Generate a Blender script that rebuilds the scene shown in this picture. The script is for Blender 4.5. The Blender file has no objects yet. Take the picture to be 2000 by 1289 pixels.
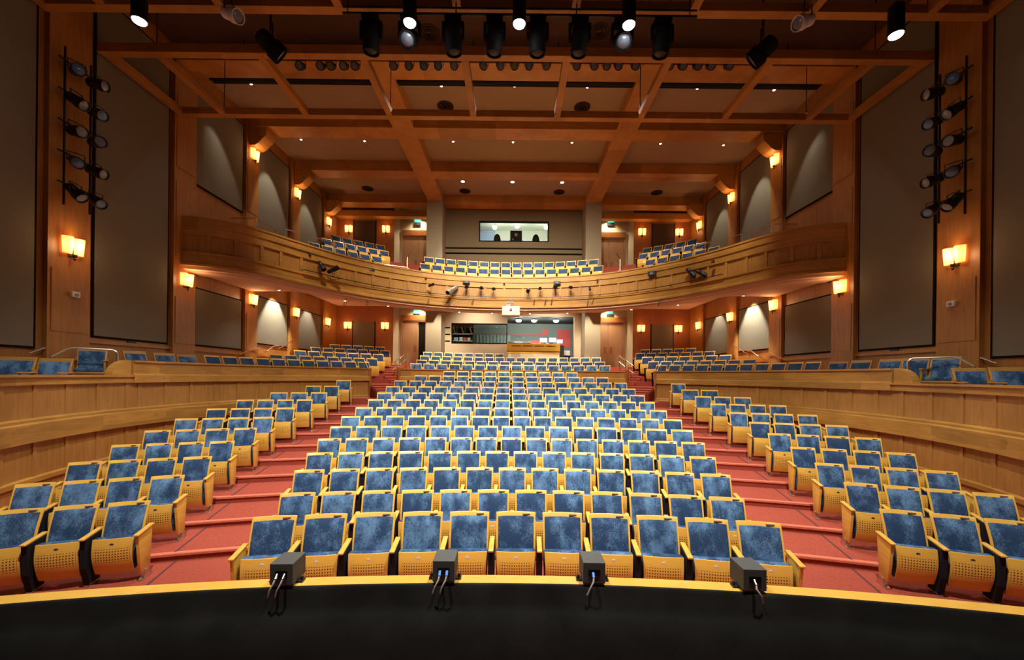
import bpy, bmesh, math, random
from mathutils import Vector, Matrix
random.seed(7)
sc = bpy.context.scene
COL = sc.collection
E = 2.64                      # eye height above the front floor of the stalls
F = 800.0                     # focal length in pixels of the 2000 px wide frame
PI = math.pi
sin, cos = math.sin, math.cos

# ------------------------------------------------------------------ camera
cam_d = bpy.data.cameras.new('camera')
cam = bpy.data.objects.new('camera', cam_d)
COL.objects.link(cam)
cam_d.sensor_width = 36.0
cam_d.lens = 36.0 * F / 2000.0
cam_d.shift_y = 90.5 / 2000.0
cam_d.shift_x = -1.0 / 2000.0
cam_d.clip_start = 0.05
cam_d.clip_end = 200
cam.matrix_world = Matrix.Translation((0, 0, E)) @ Matrix.Rotation(PI / 2, 4, 'X') @ Matrix.Rotation(math.radians(0.6), 4, 'Z')
sc.camera = cam
sc.view_settings.view_transform = 'Standard'
sc.view_settings.look = 'None'
sc.view_settings.gamma = 1.0
sc.view_settings.use_curve_mapping = False
sc.view_settings.exposure = 0.30
try:
    sc.cycles.use_denoising = True
    sc.cycles.max_bounces = 8
    sc.cycles.diffuse_bounces = 4
    sc.cycles.glossy_bounces = 3
    sc.cycles.sample_clamp_indirect = 8.0
    sc.cycles.use_light_tree = True
except Exception:
    pass

# ------------------------------------------------------------------ world
W = bpy.data.worlds.new('world')
sc.world = W
W.use_nodes = True
W.node_tree.nodes['Background'].inputs[0].default_value = (1.0, 0.85, 0.7, 1)
W.node_tree.nodes['Background'].inputs[1].default_value = 0.012


def lamp(name, kind, loc, power, color, target=None, size=0.1, cone=None, blend=0.6, parent=None):
    d = bpy.data.lights.new(name, kind)
    d.energy = power
    d.color = color
    if kind == 'SPOT':
        d.spot_size = math.radians(cone)
        d.spot_blend = blend
        d.shadow_soft_size = size
    elif kind == 'POINT':
        d.shadow_soft_size = size
    elif kind == 'AREA':
        d.size = size
    o = bpy.data.objects.new(name, d)
    COL.objects.link(o)
    o.location = loc
    if target is not None:
        v = Vector(target) - Vector(loc)
        o.rotation_euler = v.to_track_quat('-Z', 'Y').to_euler()
    if parent is not None:
        o.parent = parent
        o.matrix_parent_inverse = parent.matrix_world.inverted()
    return o


WHITE = (1.0, 0.93, 0.84)
COOL = (0.86, 0.93, 1.0)
WARMW = (1.0, 0.86, 0.66)
WARM = (1.0, 0.72, 0.42)
AMBER = (1.0, 0.56, 0.26)

# house downlights hung at the ceiling grid, a bright row in view
DOWN_ROW = [(-7.36, 8.0, 6.86), (-2.08, 8.0, 6.88), (0.06, 8.0, 6.88), (2.2, 8.0, 6.88), (7.42, 8.0, 6.74)]
P_HOUSE, P_FRONT = 1150, 4000
for x in (-2.08, 0.06, 2.2):
    lamp('house_beam', 'SPOT', (x, 7.95, 6.72 + E), P_HOUSE, WHITE, (x * 1.5, 10.2, 1), .10, 104, 1.0)
    lamp('added_fascia_fill', 'SPOT', (x * .9, 12.22, 8.85 + E), 2700, WARMW, (x * 1.3, 19.8, 3.8 + E), .05, 78, 1.0)  # spots added to brighten the middle of the balcony front
for x in (-1, 1):
    lamp('added_fascia_fill', 'SPOT', (x * 5.6, 12.22, 8.85 + E), 800, WARMW, (x * 7.6, 15.6, 4.0 + E), .05, 50, 1.0)  # two more added spots for the balcony's side arms
for x in (-7.36, 7.42):
    lamp('house_beam', 'SPOT', (x, 8.0, 6.64 + E), P_HOUSE * .22, WHITE, (x * .8, 9.5, 0), .10, 85, 1.0)
for x in (-2.2, 2.2):
    lamp('added_stage_fill', 'SPOT', (x, 2.4, 8.6 + E), P_FRONT, WHITE, (x * 1.3, 7.6, 1.0), .12, 84, .9)  # unseen pair added above the stage lip to light the seat fronts
for x, y, p, c in ((-2.4, 13.75, 900, 88), (0.0, 13.75, 900, 88), (2.5, 13.75, 900, 88), (-8.6, 13.7, 160, 70), (8.6, 13.7, 160, 70),
                   (-2.45, 16.95, 420, 70), (0.0, 16.95, 420, 70), (2.45, 16.95, 420, 70)):
    lamp('ceiling_beam_light', 'SPOT', (x, y, 9.78 + E), p, WHITE, (x * 1.1 if abs(x) < 5 else x * .9, y - 2.6 if y < 15 else y + .2, 1.0), .06, c, .9)


# ------------------------------------------------------------------ pixel helpers (for reading positions off the photograph)
def unroll(px, py):
    a = math.radians(0.6)
    dx, dy = px - 1001.0, py - 735.0
    return dx * cos(a) + dy * sin(a), -(-dx * sin(a) + dy * cos(a))


def at(px, py, d):
    u, v = unroll(px, py)
    return Vector((u * d / F, d, v * d / F + E))


# ------------------------------------------------------------------ materials
MAT = {}


def nodes_of(name):
    m = bpy.data.materials.new(name)
    m.use_nodes = True
    nt = m.node_tree
    return m, nt, nt.nodes['Principled BSDF']


def mat(name, color, rough=0.5, metal=0.0, spec=0.5, noise=0.0, nscale=8.0, bump=0.0, stretch=None, sheen=0.0):
    m, nt, b = nodes_of(name)
    b.inputs['Base Color'].default_value = (*color, 1)
    b.inputs['Roughness'].default_value = rough
    b.inputs['Metallic'].default_value = metal
    b.inputs['Specular IOR Level'].default_value = spec
    if sheen:
        b.inputs['Sheen Weight'].default_value = sheen
        b.inputs['Sheen Roughness'].default_value = .4
    if noise or bump:
        tc = nt.nodes.new('ShaderNodeTexCoord')
        mp = nt.nodes.new('ShaderNodeMapping')
        if stretch:
            mp.inputs['Scale'].default_value = stretch
        nz = nt.nodes.new('ShaderNodeTexNoise')
        nz.inputs['Scale'].default_value = nscale
        nz.inputs['Detail'].default_value = 5
        nt.links.new(tc.outputs['Object'], mp.inputs['Vector'])
        nt.links.new(mp.outputs['Vector'], nz.inputs['Vector'])
        if noise:
            r = nt.nodes.new('ShaderNodeMapRange')
            r.inputs['From Min'].default_value = .3
            r.inputs['From Max'].default_value = .7
            r.inputs['To Min'].default_value = 1 - noise
            r.inputs['To Max'].default_value = 1 + noise
            nt.links.new(nz.outputs['Fac'], r.inputs['Value'])
            mx = nt.nodes.new('ShaderNodeVectorMath')
            mx.operation = 'SCALE'
            mx.inputs[0].default_value = color
            nt.links.new(r.outputs['Result'], mx.inputs['Scale'])
            nt.links.new(mx.outputs['Vector'], b.inputs['Base Color'])
        if bump:
            bp = nt.nodes.new('ShaderNodeBump')
            bp.inputs['Strength'].default_value = bump
            bp.inputs['Distance'].default_value = .01
            nt.links.new(nz.outputs['Fac'], bp.inputs['Height'])
            nt.links.new(bp.outputs['Normal'], b.inputs['Normal'])
    MAT[name] = m
    return m


def wood(name, c1, c2, rough, stretch, knots=0.0, scale=3.0, coat=0.0, plank=None):
    """grain from stretched noise, broad tone patches, optional knots and plank-to-plank tone."""
    m, nt, b = nodes_of(name)
    L = nt.links.new
    tc = nt.nodes.new('ShaderNodeTexCoord')
    mp = nt.nodes.new('ShaderNodeMapping')
    mp.inputs['Scale'].default_value = stretch
    L(tc.outputs['Object'], mp.inputs['Vector'])
    nz = nt.nodes.new('ShaderNodeTexNoise')
    nz.inputs['Scale'].default_value = scale
    nz.inputs['Detail'].default_value = 8
    nz.inputs['Distortion'].default_value = .6
    L(mp.outputs['Vector'], nz.inputs['Vector'])
    n2 = nt.nodes.new('ShaderNodeTexNoise')
    n2.inputs['Scale'].default_value = .9
    n2.inputs['Detail'].default_value = 2
    L(tc.outputs['Object'], n2.inputs['Vector'])
    ad = nt.nodes.new('ShaderNodeMath')
    ad.operation = 'ADD'
    L(nz.outputs['Fac'], ad.inputs[0])
    L(n2.outputs['Fac'], ad.inputs[1])
    r = nt.nodes.new('ShaderNodeMapRange')
    r.inputs['From Min'].default_value = .7
    r.inputs['From Max'].default_value = 1.3
    L(ad.outputs[0], r.inputs['Value'])
    mx = nt.nodes.new('ShaderNodeMix')
    mx.data_type = 'RGBA'
    mx.inputs['A'].default_value = (*c1, 1)
    mx.inputs['B'].default_value = (*c2, 1)
    L(r.outputs['Result'], mx.inputs['Factor'])
    out = mx.outputs['Result']
    if plank:
        mp2 = nt.nodes.new('ShaderNodeMapping')
        mp2.inputs['Scale'].default_value = plank
        L(tc.outputs['Object'], mp2.inputs['Vector'])
        vo = nt.nodes.new('ShaderNodeTexVoronoi')
        vo.distance = 'CHEBYCHEV'
        vo.inputs['Randomness'].default_value = .35
        vo.inputs['Scale'].default_value = 1
        L(mp2.outputs['Vector'], vo.inputs['Vector'])
        sp = nt.nodes.new('ShaderNodeSeparateColor')
        L(vo.outputs['Color'], sp.inputs['Color'])
        rr = nt.nodes.new('ShaderNodeMapRange')
        rr.inputs['To Min'].default_value = .78
        rr.inputs['To Max'].default_value = 1.15
        L(sp.outputs['Red'], rr.inputs['Value'])
        sc2 = nt.nodes.new('ShaderNodeVectorMath')
        sc2.operation = 'SCALE'
        L(out, sc2.inputs[0])
        L(rr.outputs['Result'], sc2.inputs['Scale'])
        out = sc2.outputs['Vector']
    if knots:
        vo = nt.nodes.new('ShaderNodeTexVoronoi')
        vo.inputs['Scale'].default_value = 2.6
        L(tc.outputs['Object'], vo.inputs['Vector'])
        rk = nt.nodes.new('ShaderNodeMapRange')
        rk.inputs['From Min'].default_value = .02
        rk.inputs['From Max'].default_value = .09
        rk.inputs['To Min'].default_value = 1 - knots
        rk.inputs['To Max'].default_value = 1
        L(vo.outputs['Distance'], rk.inputs['Value'])
        sk = nt.nodes.new('ShaderNodeVectorMath')
        sk.operation = 'SCALE'
        L(out, sk.inputs[0])
        L(rk.outputs['Result'], sk.inputs['Scale'])
        out = sk.outputs['Vector']
    L(out, b.inputs['Base Color'])
    b.inputs['Roughness'].default_value = rough
    b.inputs['Coat Weight'].default_value = coat
    b.inputs['Coat Roughness'].default_value = .25
    MAT[name] = m
    return m


def velvet(name, dark, light, amount):
    m, nt, b = nodes_of(name)
    L = nt.links.new
    tc = nt.nodes.new('ShaderNodeTexCoord')
    oi = nt.nodes.new('ShaderNodeObjectInfo')
    ad = nt.nodes.new('ShaderNodeVectorMath')
    ad.operation = 'ADD'
    sx = nt.nodes.new('ShaderNodeVectorMath')
    sx.operation = 'SCALE'
    sx.inputs['Scale'].default_value = 40
    cb = nt.nodes.new('ShaderNodeCombineXYZ')
    L(oi.outputs['Random'], cb.inputs['X'])
    L(oi.outputs['Random'], cb.inputs['Y'])
    L(cb.outputs['Vector'], sx.inputs[0])
    L(tc.outputs['Object'], ad.inputs[0])
    L(sx.outputs['Vector'], ad.inputs[1])
    mp = nt.nodes.new('ShaderNodeMapping')
    mp.inputs['Scale'].default_value = (1.25, 1, .8)
    L(ad.outputs['Vector'], mp.inputs['Vector'])
    n1 = nt.nodes.new('ShaderNodeTexNoise')
    n1.inputs['Scale'].default_value = 38
    n1.inputs['Detail'].default_value = 6
    n1.inputs['Roughness'].default_value = .65
    n1.inputs['Distortion'].default_value = 1.4
    L(mp.outputs['Vector'], n1.inputs['Vector'])
    n2 = nt.nodes.new('ShaderNodeTexNoise')
    n2.inputs['Scale'].default_value = 5
    n2.inputs['Detail'].default_value = 2
    L(mp.outputs['Vector'], n2.inputs['Vector'])
    # some seats are brushed lighter than others
    r0 = nt.nodes.new('ShaderNodeMapRange')
    r0.inputs['To Min'].default_value = -.10
    r0.inputs['To Max'].default_value = .10
    L(oi.outputs['Random'], r0.inputs['Value'])
    a = nt.nodes.new('ShaderNodeMath'); a.operation = 'ADD'
    L(n1.outputs['Fac'], a.inputs[0]); L(n2.outputs['Fac'], a.inputs[1])
    a2 = nt.nodes.new('ShaderNodeMath'); a2.operation = 'ADD'
    L(a.outputs[0], a2.inputs[0]); L(r0.outputs['Result'], a2.inputs[1])
    r = nt.nodes.new('ShaderNodeMapRange')
    r.inputs['From Min'].default_value = .92
    r.inputs['From Max'].default_value = 1.28
    r.inputs['To Max'].default_value = amount
    L(a2.outputs[0], r.inputs['Value'])
    mx = nt.nodes.new('ShaderNodeMix')
    mx.data_type = 'RGBA'
    mx.inputs['A'].default_value = (*dark, 1)
    mx.inputs['B'].default_value = (*light, 1)
    L(r.outputs['Result'], mx.inputs['Factor'])
    L(mx.outputs['Result'], b.inputs['Base Color'])
    b.inputs['Roughness'].default_value = .85
    b.inputs['Specular IOR Level'].default_value = .15
    b.inputs['Sheen Weight'].default_value = .35
    b.inputs['Sheen Roughness'].default_value = .35
    b.inputs['Sheen Tint'].default_value = (.45, .65, 1, 1)
    MAT[name] = m
    return m


def emit(name, color, strength):
    m, nt, b = nodes_of(name)
    b.inputs['Base Color'].default_value = (*color, 1)
    b.inputs['Emission Color'].default_value = (*color, 1)
    b.inputs['Emission Strength'].default_value = strength
    b.inputs['Roughness'].default_value = .4
    MAT[name] = m
    return m


def perforated(name, color, dark):
    m, nt, b = nodes_of(name)
    L = nt.links.new
    uv = nt.nodes.new('ShaderNodeUVMap')
    sp = nt.nodes.new('ShaderNodeSeparateXYZ')
    L(uv.outputs['UV'], sp.inputs['Vector'])

    def M(op, a, c=None, d=None):
        n = nt.nodes.new('ShaderNodeMath')
        n.operation = op
        for i, v in enumerate((a, c, d)):
            if v is None:
                continue
            if isinstance(v, (int, float)):
                n.inputs[i].default_value = v
            else:
                L(v, n.inputs[i])
        return n.outputs[0]
    u, v = sp.outputs['X'], sp.outputs['Y']
    fu = M('SUBTRACT', M('FRACT', M('DIVIDE', u, .0285)), .5)
    fv = M('SUBTRACT', M('FRACT', M('DIVIDE', v, .033)), .5)
    rad = M('SQRT', M('ADD', M('MULTIPLY', fu, fu), M('MULTIPLY', fv, fv)))
    hole = M('LESS_THAN', rad, .25)
    inu = M('LESS_THAN', M('ABSOLUTE', u), .185)
    inv = M('LESS_THAN', M('ABSOLUTE', M('SUBTRACT', v, .198)), .0825)
    k = M('MULTIPLY', M('MULTIPLY', hole, inu), inv)
    nz = nt.nodes.new('ShaderNodeTexNoise')
    nz.inputs['Scale'].default_value = 3
    tc = nt.nodes.new('ShaderNodeTexCoord')
    mp = nt.nodes.new('ShaderNodeMapping')
    mp.inputs['Scale'].default_value = (1, 1, 6)
    L(tc.outputs['Object'], mp.inputs['Vector'])
    L(mp.outputs['Vector'], nz.inputs['Vector'])
    r = nt.nodes.new('ShaderNodeMapRange')
    r.inputs['To Min'].default_value = .88
    r.inputs['To Max'].default_value = 1.1
    L(nz.outputs['Fac'], r.inputs['Value'])
    s = nt.nodes.new('ShaderNodeVectorMath')
    s.operation = 'SCALE'
    s.inputs[0].default_value = color
    L(r.outputs['Result'], s.inputs['Scale'])
    mx = nt.nodes.new('ShaderNodeMix')
    mx.data_type = 'RGBA'
    L(k, mx.inputs['Factor'])
    L(s.outputs['Vector'], mx.inputs['A'])
    mx.inputs['B'].default_value = (*dark, 1)
    L(mx.outputs['Result'], b.inputs['Base Color'])
    b.inputs['Roughness'].default_value = .33
    MAT[name] = m
    return m


HONEY = (.76, .45, .075)
wood('honey_wood', (.68, .385, .058), (.82, .50, .095), .34, (2, 2, 14), scale=2.2)
perforated('honey_perforated', HONEY, (.07, .035, .01))
wood('wall_wood', (.32, .13, .024), (.47, .21, .044), .42, (6, 6, .7), scale=2.5)
wood('parapet_wood', (.35, .168, .032), (.55, .285, .060), .42, (.8, .8, 9), knots=.45, scale=2.4, plank=(.55, .55, 4.5))
wood('parapet_panel_wood', (.34, .158, .033), (.50, .25, .062), .45, (7, 7, .8), knots=.35, scale=2.4)
wood('beam_wood', (.44, .19, .036), (.62, .295, .062), .45, (1, 1, 9), knots=.35, scale=2.2, plank=(.45, .45, .6))
wood('red_wood', (.29, .09, .024), (.40, .135, .034), .4, (8, 8, .6), scale=2.5)
wood('door_wood', (.34, .17, .08), (.44, .23, .11), .45, (9, 9, .5), scale=2.5)
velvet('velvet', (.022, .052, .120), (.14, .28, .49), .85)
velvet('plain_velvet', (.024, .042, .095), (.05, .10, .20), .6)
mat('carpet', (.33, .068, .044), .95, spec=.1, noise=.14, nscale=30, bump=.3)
mat('lit_nosing', (.62, .17, .10), .8, spec=.2, noise=.1, nscale=30)  # light catching the carpeted step edges, put into a paler red
mat('carpet_edge', (.10, .03, .03), .9)
mat('black_fabric', (.012, .012, .015), .8, spec=.2)
mat('stage_cloth', (.007, .007, .006), .85, spec=.25, noise=.5, nscale=3, bump=.6)
mat('black_metal', (.010, .010, .012), .45)
mat('matt_black', (.006, .006, .006), .75, spec=.2)
mat('dark_reveal', (.012, .008, .006), .9, spec=.1)
mat('acoustic_fabric', (.215, .19, .135), .95, spec=.1, noise=.06, nscale=220, bump=.4)
mat('dark_fabric', (.085, .055, .045), .95, spec=.1, noise=.08, nscale=200)
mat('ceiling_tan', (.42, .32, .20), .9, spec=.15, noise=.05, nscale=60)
mat('cream_paint', (.60, .49, .34), .85, spec=.2, noise=.03, nscale=20)
mat('taupe_paint', (.22, .17, .10), .9, spec=.15, noise=.03, nscale=20)
mat('dimmed_cream', (.34, .285, .195), .9, spec=.15, noise=.03, nscale=20)  # same cream as the walls, dimmer light put into a darker tone
mat('peach_paint', (.72, .50, .35), .8, spec=.2)
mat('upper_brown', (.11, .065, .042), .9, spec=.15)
mat('upper_dark', (.055, .035, .028), .9, spec=.1)
mat('brass', (.85, .70, .45), .25, 1.0)
mat('steel', (.72, .70, .66), .28, 1.0)
mat('pale_plate', (.75, .72, .72), .4)
mat('dark_plate', (.05, .05, .09), .4)
mat('speaker_box', (.085, .095, .092), .5, spec=.4)
mat('white_plastic', (.75, .72, .66), .5)
mat('cable_black', (.01, .01, .01), .6)
mat('blue_plug', (.10, .30, .85), .4)
mat('cable_grey', (.55, .55, .55), .4)
mat('booth_grey', (.20, .25, .235), .85, spec=.2)
mat('booth_dark', (.035, .04, .042), .85, spec=.2)
mat('booth_cream', (.78, .80, .70), .8)
mat('booth_blue', (.45, .58, .85), .8)
mat('red_paint', (.62, .10, .09), .7)
mat('paper_white', (.8, .8, .78), .7)
mat('olive_cloth', (.20, .22, .12), .8)
mat('projector_body', (.70, .62, .50), .5)
mat('grey_metal', (.42, .42, .42), .35, .7)
mat('lens_grey', (.22, .26, .30), .12, spec=.8)
mat('lens_blue', (.10, .20, .34), .12, spec=.8)
mat('lens_green', (.22, .27, .08), .12, spec=.8)
mat('lens_white', (.17, .20, .25), .15, spec=.8)
emit('downlight_glow', (1.0, .97, .95), 30)
emit('small_glow', (1.0, .9, .72), 16)
emit('dim_glow', (1.0, .88, .7), 4)
emit('booth_glow', (1.0, .98, .86), 22)
emit('exit_green', (.02, .85, .50), 1.3)
emit('screen_glow', (.75, .85, .9), 1.2)
emit('aisle_glow', (1.0, .25, .12), 1.2)


def shade_mat():
    m, nt, b = nodes_of('shade_glow')
    L = nt.links.new
    tc = nt.nodes.new('ShaderNodeTexCoord')
    sp = nt.nodes.new('ShaderNodeSeparateXYZ')
    L(tc.outputs['Generated'], sp.inputs['Vector'])
    cr = nt.nodes.new('ShaderNodeValToRGB')
    cr.color_ramp.elements[0].color = (1, .30, .06, 1)
    cr.color_ramp.elements[1].color = (1, .28, .05, 1)
    e = cr.color_ramp.elements.new(.5)
    e.color = (1, .50, .14, 1)
    L(sp.outputs['Z'], cr.inputs['Fac'])
    L(cr.outputs['Color'], b.inputs['Emission Color'])
    b.inputs['Base Color'].default_value = (.8, .5, .25, 1)
    b.inputs['Emission Strength'].default_value = 2.2
    MAT['shade_glow'] = m


shade_mat()


def glass_mat():
    m = bpy.data.materials.new('window_glass')
    m.use_nodes = True
    nt = m.node_tree
    nt.nodes.clear()
    o = nt.nodes.new('ShaderNodeOutputMaterial')
    t = nt.nodes.new('ShaderNodeBsdfTransparent')
    t.inputs[0].default_value = (.93, .97, .95, 1)
    g = nt.nodes.new('ShaderNodeBsdfGlossy')
    g.inputs['Roughness'].default_value = .02
    mx = nt.nodes.new('ShaderNodeMixShader')
    mx.inputs[0].default_value = .05
    nt.links.new(t.outputs[0], mx.inputs[1])
    nt.links.new(g.outputs[0], mx.inputs[2])
    nt.links.new(mx.outputs[0], o.inputs[0])
    MAT['window_glass'] = m


glass_mat()


# ------------------------------------------------------------------ mesh helpers
class MB:
    """collects faces and builds ONE mesh object."""

    def __init__(self):
        self.v = []
        self.f = []
        self.m = []
        self.uv = {}

    def add(self, vs, fs, mi=0):
        b = len(self.v)
        self.v += [tuple(p) for p in vs]
        for f in fs:
            self.f.append(tuple(b + i for i in f))
            self.m.append(mi)
        return self

    def box(self, x0, x1, y0, y1, z0, z1, mi=0):
        vs = [(x0, y0, z0), (x1, y0, z0), (x1, y1, z0), (x0, y1, z0), (x0, y0, z1), (x1, y0, z1), (x1, y1, z1), (x0, y1, z1)]
        return self.add(vs, [(0, 3, 2, 1), (4, 5, 6, 7), (0, 1, 5, 4), (1, 2, 6, 5), (2, 3, 7, 6), (3, 0, 4, 7)], mi)

    def obox(self, c, ax, ay, az, hx, hy, hz, mi=0):
        """box about c with unit axes."""
        c = Vector(c); ax = Vector(ax); ay = Vector(ay); az = Vector(az)
        vs = []
        for sz in (-1, 1):
            for sx, sy in ((-1, -1), (1, -1), (1, 1), (-1, 1)):
                vs.append(c + ax * hx * sx + ay * hy * sy + az * hz * sz)
        return self.add(vs, [(0, 3, 2, 1), (4, 5, 6, 7), (0, 1, 5, 4), (1, 2, 6, 5), (2, 3, 7, 6), (3, 0, 4, 7)], mi)

    def prism(self, poly, axis, a, b, mi=0):
        """poly of 2D points extruded along axis from a to b. axis 'x': poly=(y,z); 'y': (x,z); 'z': (x,y)."""
        def P(p, t):
            return {'x': (t, p[0], p[1]), 'y': (p[0], t, p[1]), 'z': (p[0], p[1], t)}[axis]
        n = len(poly)
        vs = [P(p, a) for p in poly] + [P(p, b) for p in poly]
        fs = [tuple(range(n))[::-1], tuple(range(n, 2 * n))]
        fs += [(i, (i + 1) % n, n + (i + 1) % n, n + i) for i in range(n)]
        return self.add(vs, fs, mi)

    def cyl(self, p0, p1, r0, r1=None, n=12, mi=0, caps=True):
        r1 = r0 if r1 is None else r1
        p0 = Vector(p0); p1 = Vector(p1)
        w = (p1 - p0).normalized()
        u = w.orthogonal().normalized()
        v = w.cross(u)
        vs = []
        for p, r in ((p0, r0), (p1, r1)):
            for i in range(n):
                a = 2 * PI * i / n
                vs.append(p + u * r * cos(a) + v * r * sin(a))
        fs = [(i, (i + 1) % n, n + (i + 1) % n, n + i) for i in range(n)]
        if caps:
            fs += [tuple(range(n))[::-1], tuple(range(n, 2 * n))]
        return self.add(vs, fs, mi)

    def tube(self, pts, r, n=8, mi=0):
        pts = [Vector(p) for p in pts]
        rings = []
        prev_u = None
        for i, p in enumerate(pts):
            if i == 0:
                w = pts[1] - p
            elif i == len(pts) - 1:
                w = p - pts[i - 1]
            else:
                w = (pts[i + 1] - p).normalized() + (p - pts[i - 1]).normalized()
            w.normalize()
            u = prev_u - w * prev_u.dot(w) if prev_u is not None else w.orthogonal()
            if u.length < 1e-4:
                u = w.orthogonal()
            u.normalize()
            prev_u = u
            v = w.cross(u)
            rings.append([p + u * r * cos(2 * PI * k / n) + v * r * sin(2 * PI * k / n) for k in range(n)])
        vs = [q for rg in rings for q in rg]
        fs = []
        for i in range(len(rings) - 1):
            for k in range(n):
                fs.append((i * n + k, i * n + (k + 1) % n, (i + 1) * n + (k + 1) % n, (i + 1) * n + k))
        fs += [tuple(range(n))[::-1], tuple(range((len(rings) - 1) * n, len(rings) * n))]
        return self.add(vs, fs, mi)

    def lathe(self, prof, c, axis=(0, 0, 1), n=20, mi=0):
        """prof: (radius, height) along axis from point c."""
        c = Vector(c); w = Vector(axis).normalized()
        u = w.orthogonal().normalized(); v = w.cross(u)
        vs = []
        for r, h in prof:
            r = max(r, 1e-4)
            for k in range(n):
                a = 2 * PI * k / n
                vs.append(c + w * h + u * r * cos(a) + v * r * sin(a))
        fs = []
        for i in range(len(prof) - 1):
            for k in range(n):
                fs.append((i * n + k, i * n + (k + 1) % n, (i + 1) * n + (k + 1) % n, (i + 1) * n + k))
        fs += [tuple(range(n))[::-1], tuple(range((len(prof) - 1) * n, len(prof) * n))]
        return self.add(vs, fs, mi)

    def sweep(self, prof, path, mi=0):
        """closed profile [(offset, z)] carried along a plan path [(x, y, nx, ny)]; offset runs along the normal."""
        n = len(prof)
        vs = []
        for x, y, nx, ny in path:
            for o, z in prof:
                vs.append((x + nx * o, y + ny * o, z))
        fs = []
        for i in range(len(path) - 1):
            for k in range(n):
                fs.append((i * n + k, i * n + (k + 1) % n, (i + 1) * n + (k + 1) % n, (i + 1) * n + k))
        fs += [tuple(range(n))[::-1], tuple(range((len(path) - 1) * n, len(path) * n))]
        return self.add(vs, fs, mi)

    def mesh(self, name, mats, bevel=0.0, segs=2, smooth=False, uv=None):
        me = bpy.data.meshes.new(name)
        me.from_pydata(self.v, [], self.f)
        for mm in (mats if isinstance(mats, (list, tuple)) else [mats]):
            me.materials.append(MAT[mm])
        me.polygons.foreach_set('material_index', self.m)
        bm = bmesh.new()
        bm.from_mesh(me)
        bmesh.ops.recalc_face_normals(bm, faces=bm.faces)
        if bevel:
            es = [e for e in bm.edges if len(e.link_faces) == 2 and e.calc_face_angle(0) > .5]
            bmesh.ops.bevel(bm, geom=es, offset=bevel, segments=segs, profile=.5, affect='EDGES', clamp_overlap=True)
        bm.to_mesh(me)
        bm.free()
        if smooth:
            me.polygons.foreach_set('use_smooth', [True] * len(me.polygons))
            try:
                me.set_sharp_from_angle(angle=math.radians(40))
            except Exception:
                pass
        return me

    def build(self, name, mats, parent=None, **k):
        return link(name, self.mesh(name, mats, **k), parent)


def link(name, me, parent=None):
    o = bpy.data.objects.new(name, me)
    COL.objects.link(o)
    if parent is not None:
        o.parent = parent
    return o


def tag(o, label=None, cat=None, group=None, kind=None):
    if label: o['label'] = label
    if cat: o['category'] = cat
    if group: o['group'] = group
    if kind: o['kind'] = kind
    return o


def empty(name, loc=(0, 0, 0), rz=0.0):
    o = bpy.data.objects.new(name, None)
    COL.objects.link(o)
    o.location = loc
    o.rotation_euler = (0, 0, rz)
    o.empty_display_size = .1
    return o


def struct(name, mb, m, label=None, **k):
    o = mb.build(name, m, **k)
    o['kind'] = 'structure'
    o['category'] = name.split('_')[0]
    if label: o['label'] = label
    return o


def copy_tree(o, parent=None, only=None):
    c = o.copy()
    COL.objects.link(c)
    c.parent = parent
    for ch in list(o.children):
        if only and ch.name.split('.')[0] not in only:
            continue
        copy_tree(ch, c)
    return c


def arc(cy, r, a0, a1, n):
    """plan path on the circle about (0, cy); angles in degrees from +Y towards +X; normal points outward."""
    out = []
    for i in range(n + 1):
        a = math.radians(a0 + (a1 - a0) * i / n)
        out.append((r * sin(a), cy + r * cos(a), sin(a), cos(a)))
    return out


ORD = ['zeroth', 'first', 'second', 'third', 'fourth', 'fifth', 'sixth', 'seventh', 'eighth', 'ninth', 'tenth', 'eleventh',
       'twelfth', 'thirteenth', 'fourteenth', 'fifteenth', 'sixteenth']

# ------------------------------------------------------------------ stalls floor
YC = -11.0                                     # centre of the stalls arcs
DROP = [1.70, 1.69, 1.60, 1.4965, 1.374, 1.233, 1.085, .930, .759, .586, .399, .2025, .0, -.205]
BACK_H = .93
ROW_D = [5.2 + i for i in range(14)]
ROW_Z = [E - d - BACK_H for d in DROP]
ROW_Z[0] = ROW_Z[1] = 0.0
PC = 10.0                                      # centre of the rear arcs, parapets and balcony
HX = 10.25                                     # half width of the hall

fl = MB()
rads = [r for d in ROW_D for r in ()]
fl.sweep([(1.6 - 5.2, -.3), (1.6 - 5.2, 0), (0, 0), (0, -.3)], [(x, y, nx, ny) for x, y, nx, ny in arc(YC, 5.2 - YC - .80, -37, 37, 40)])
for i in range(14):
    R = ROW_D[i] - YC
    am = math.degrees(math.asin(min(1, (HX - .1) / (R + .3))))
    rear = 3.4 if i == 13 else .23
    fl.sweep([(-.80, -.3), (-.80, ROW_Z[i]), (rear, ROW_Z[i]), (rear, -.3)], arc(YC, R, -am, am, 48))
floor = struct('floor', fl, 'carpet', 'red carpeted stepped floor of the stalls')

# carpeted nosings across the two aisles


def aisle_x(d):
    """inner and outer edge of the left aisle of the stalls at depth d, from the seat ends."""
    return None


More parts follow.
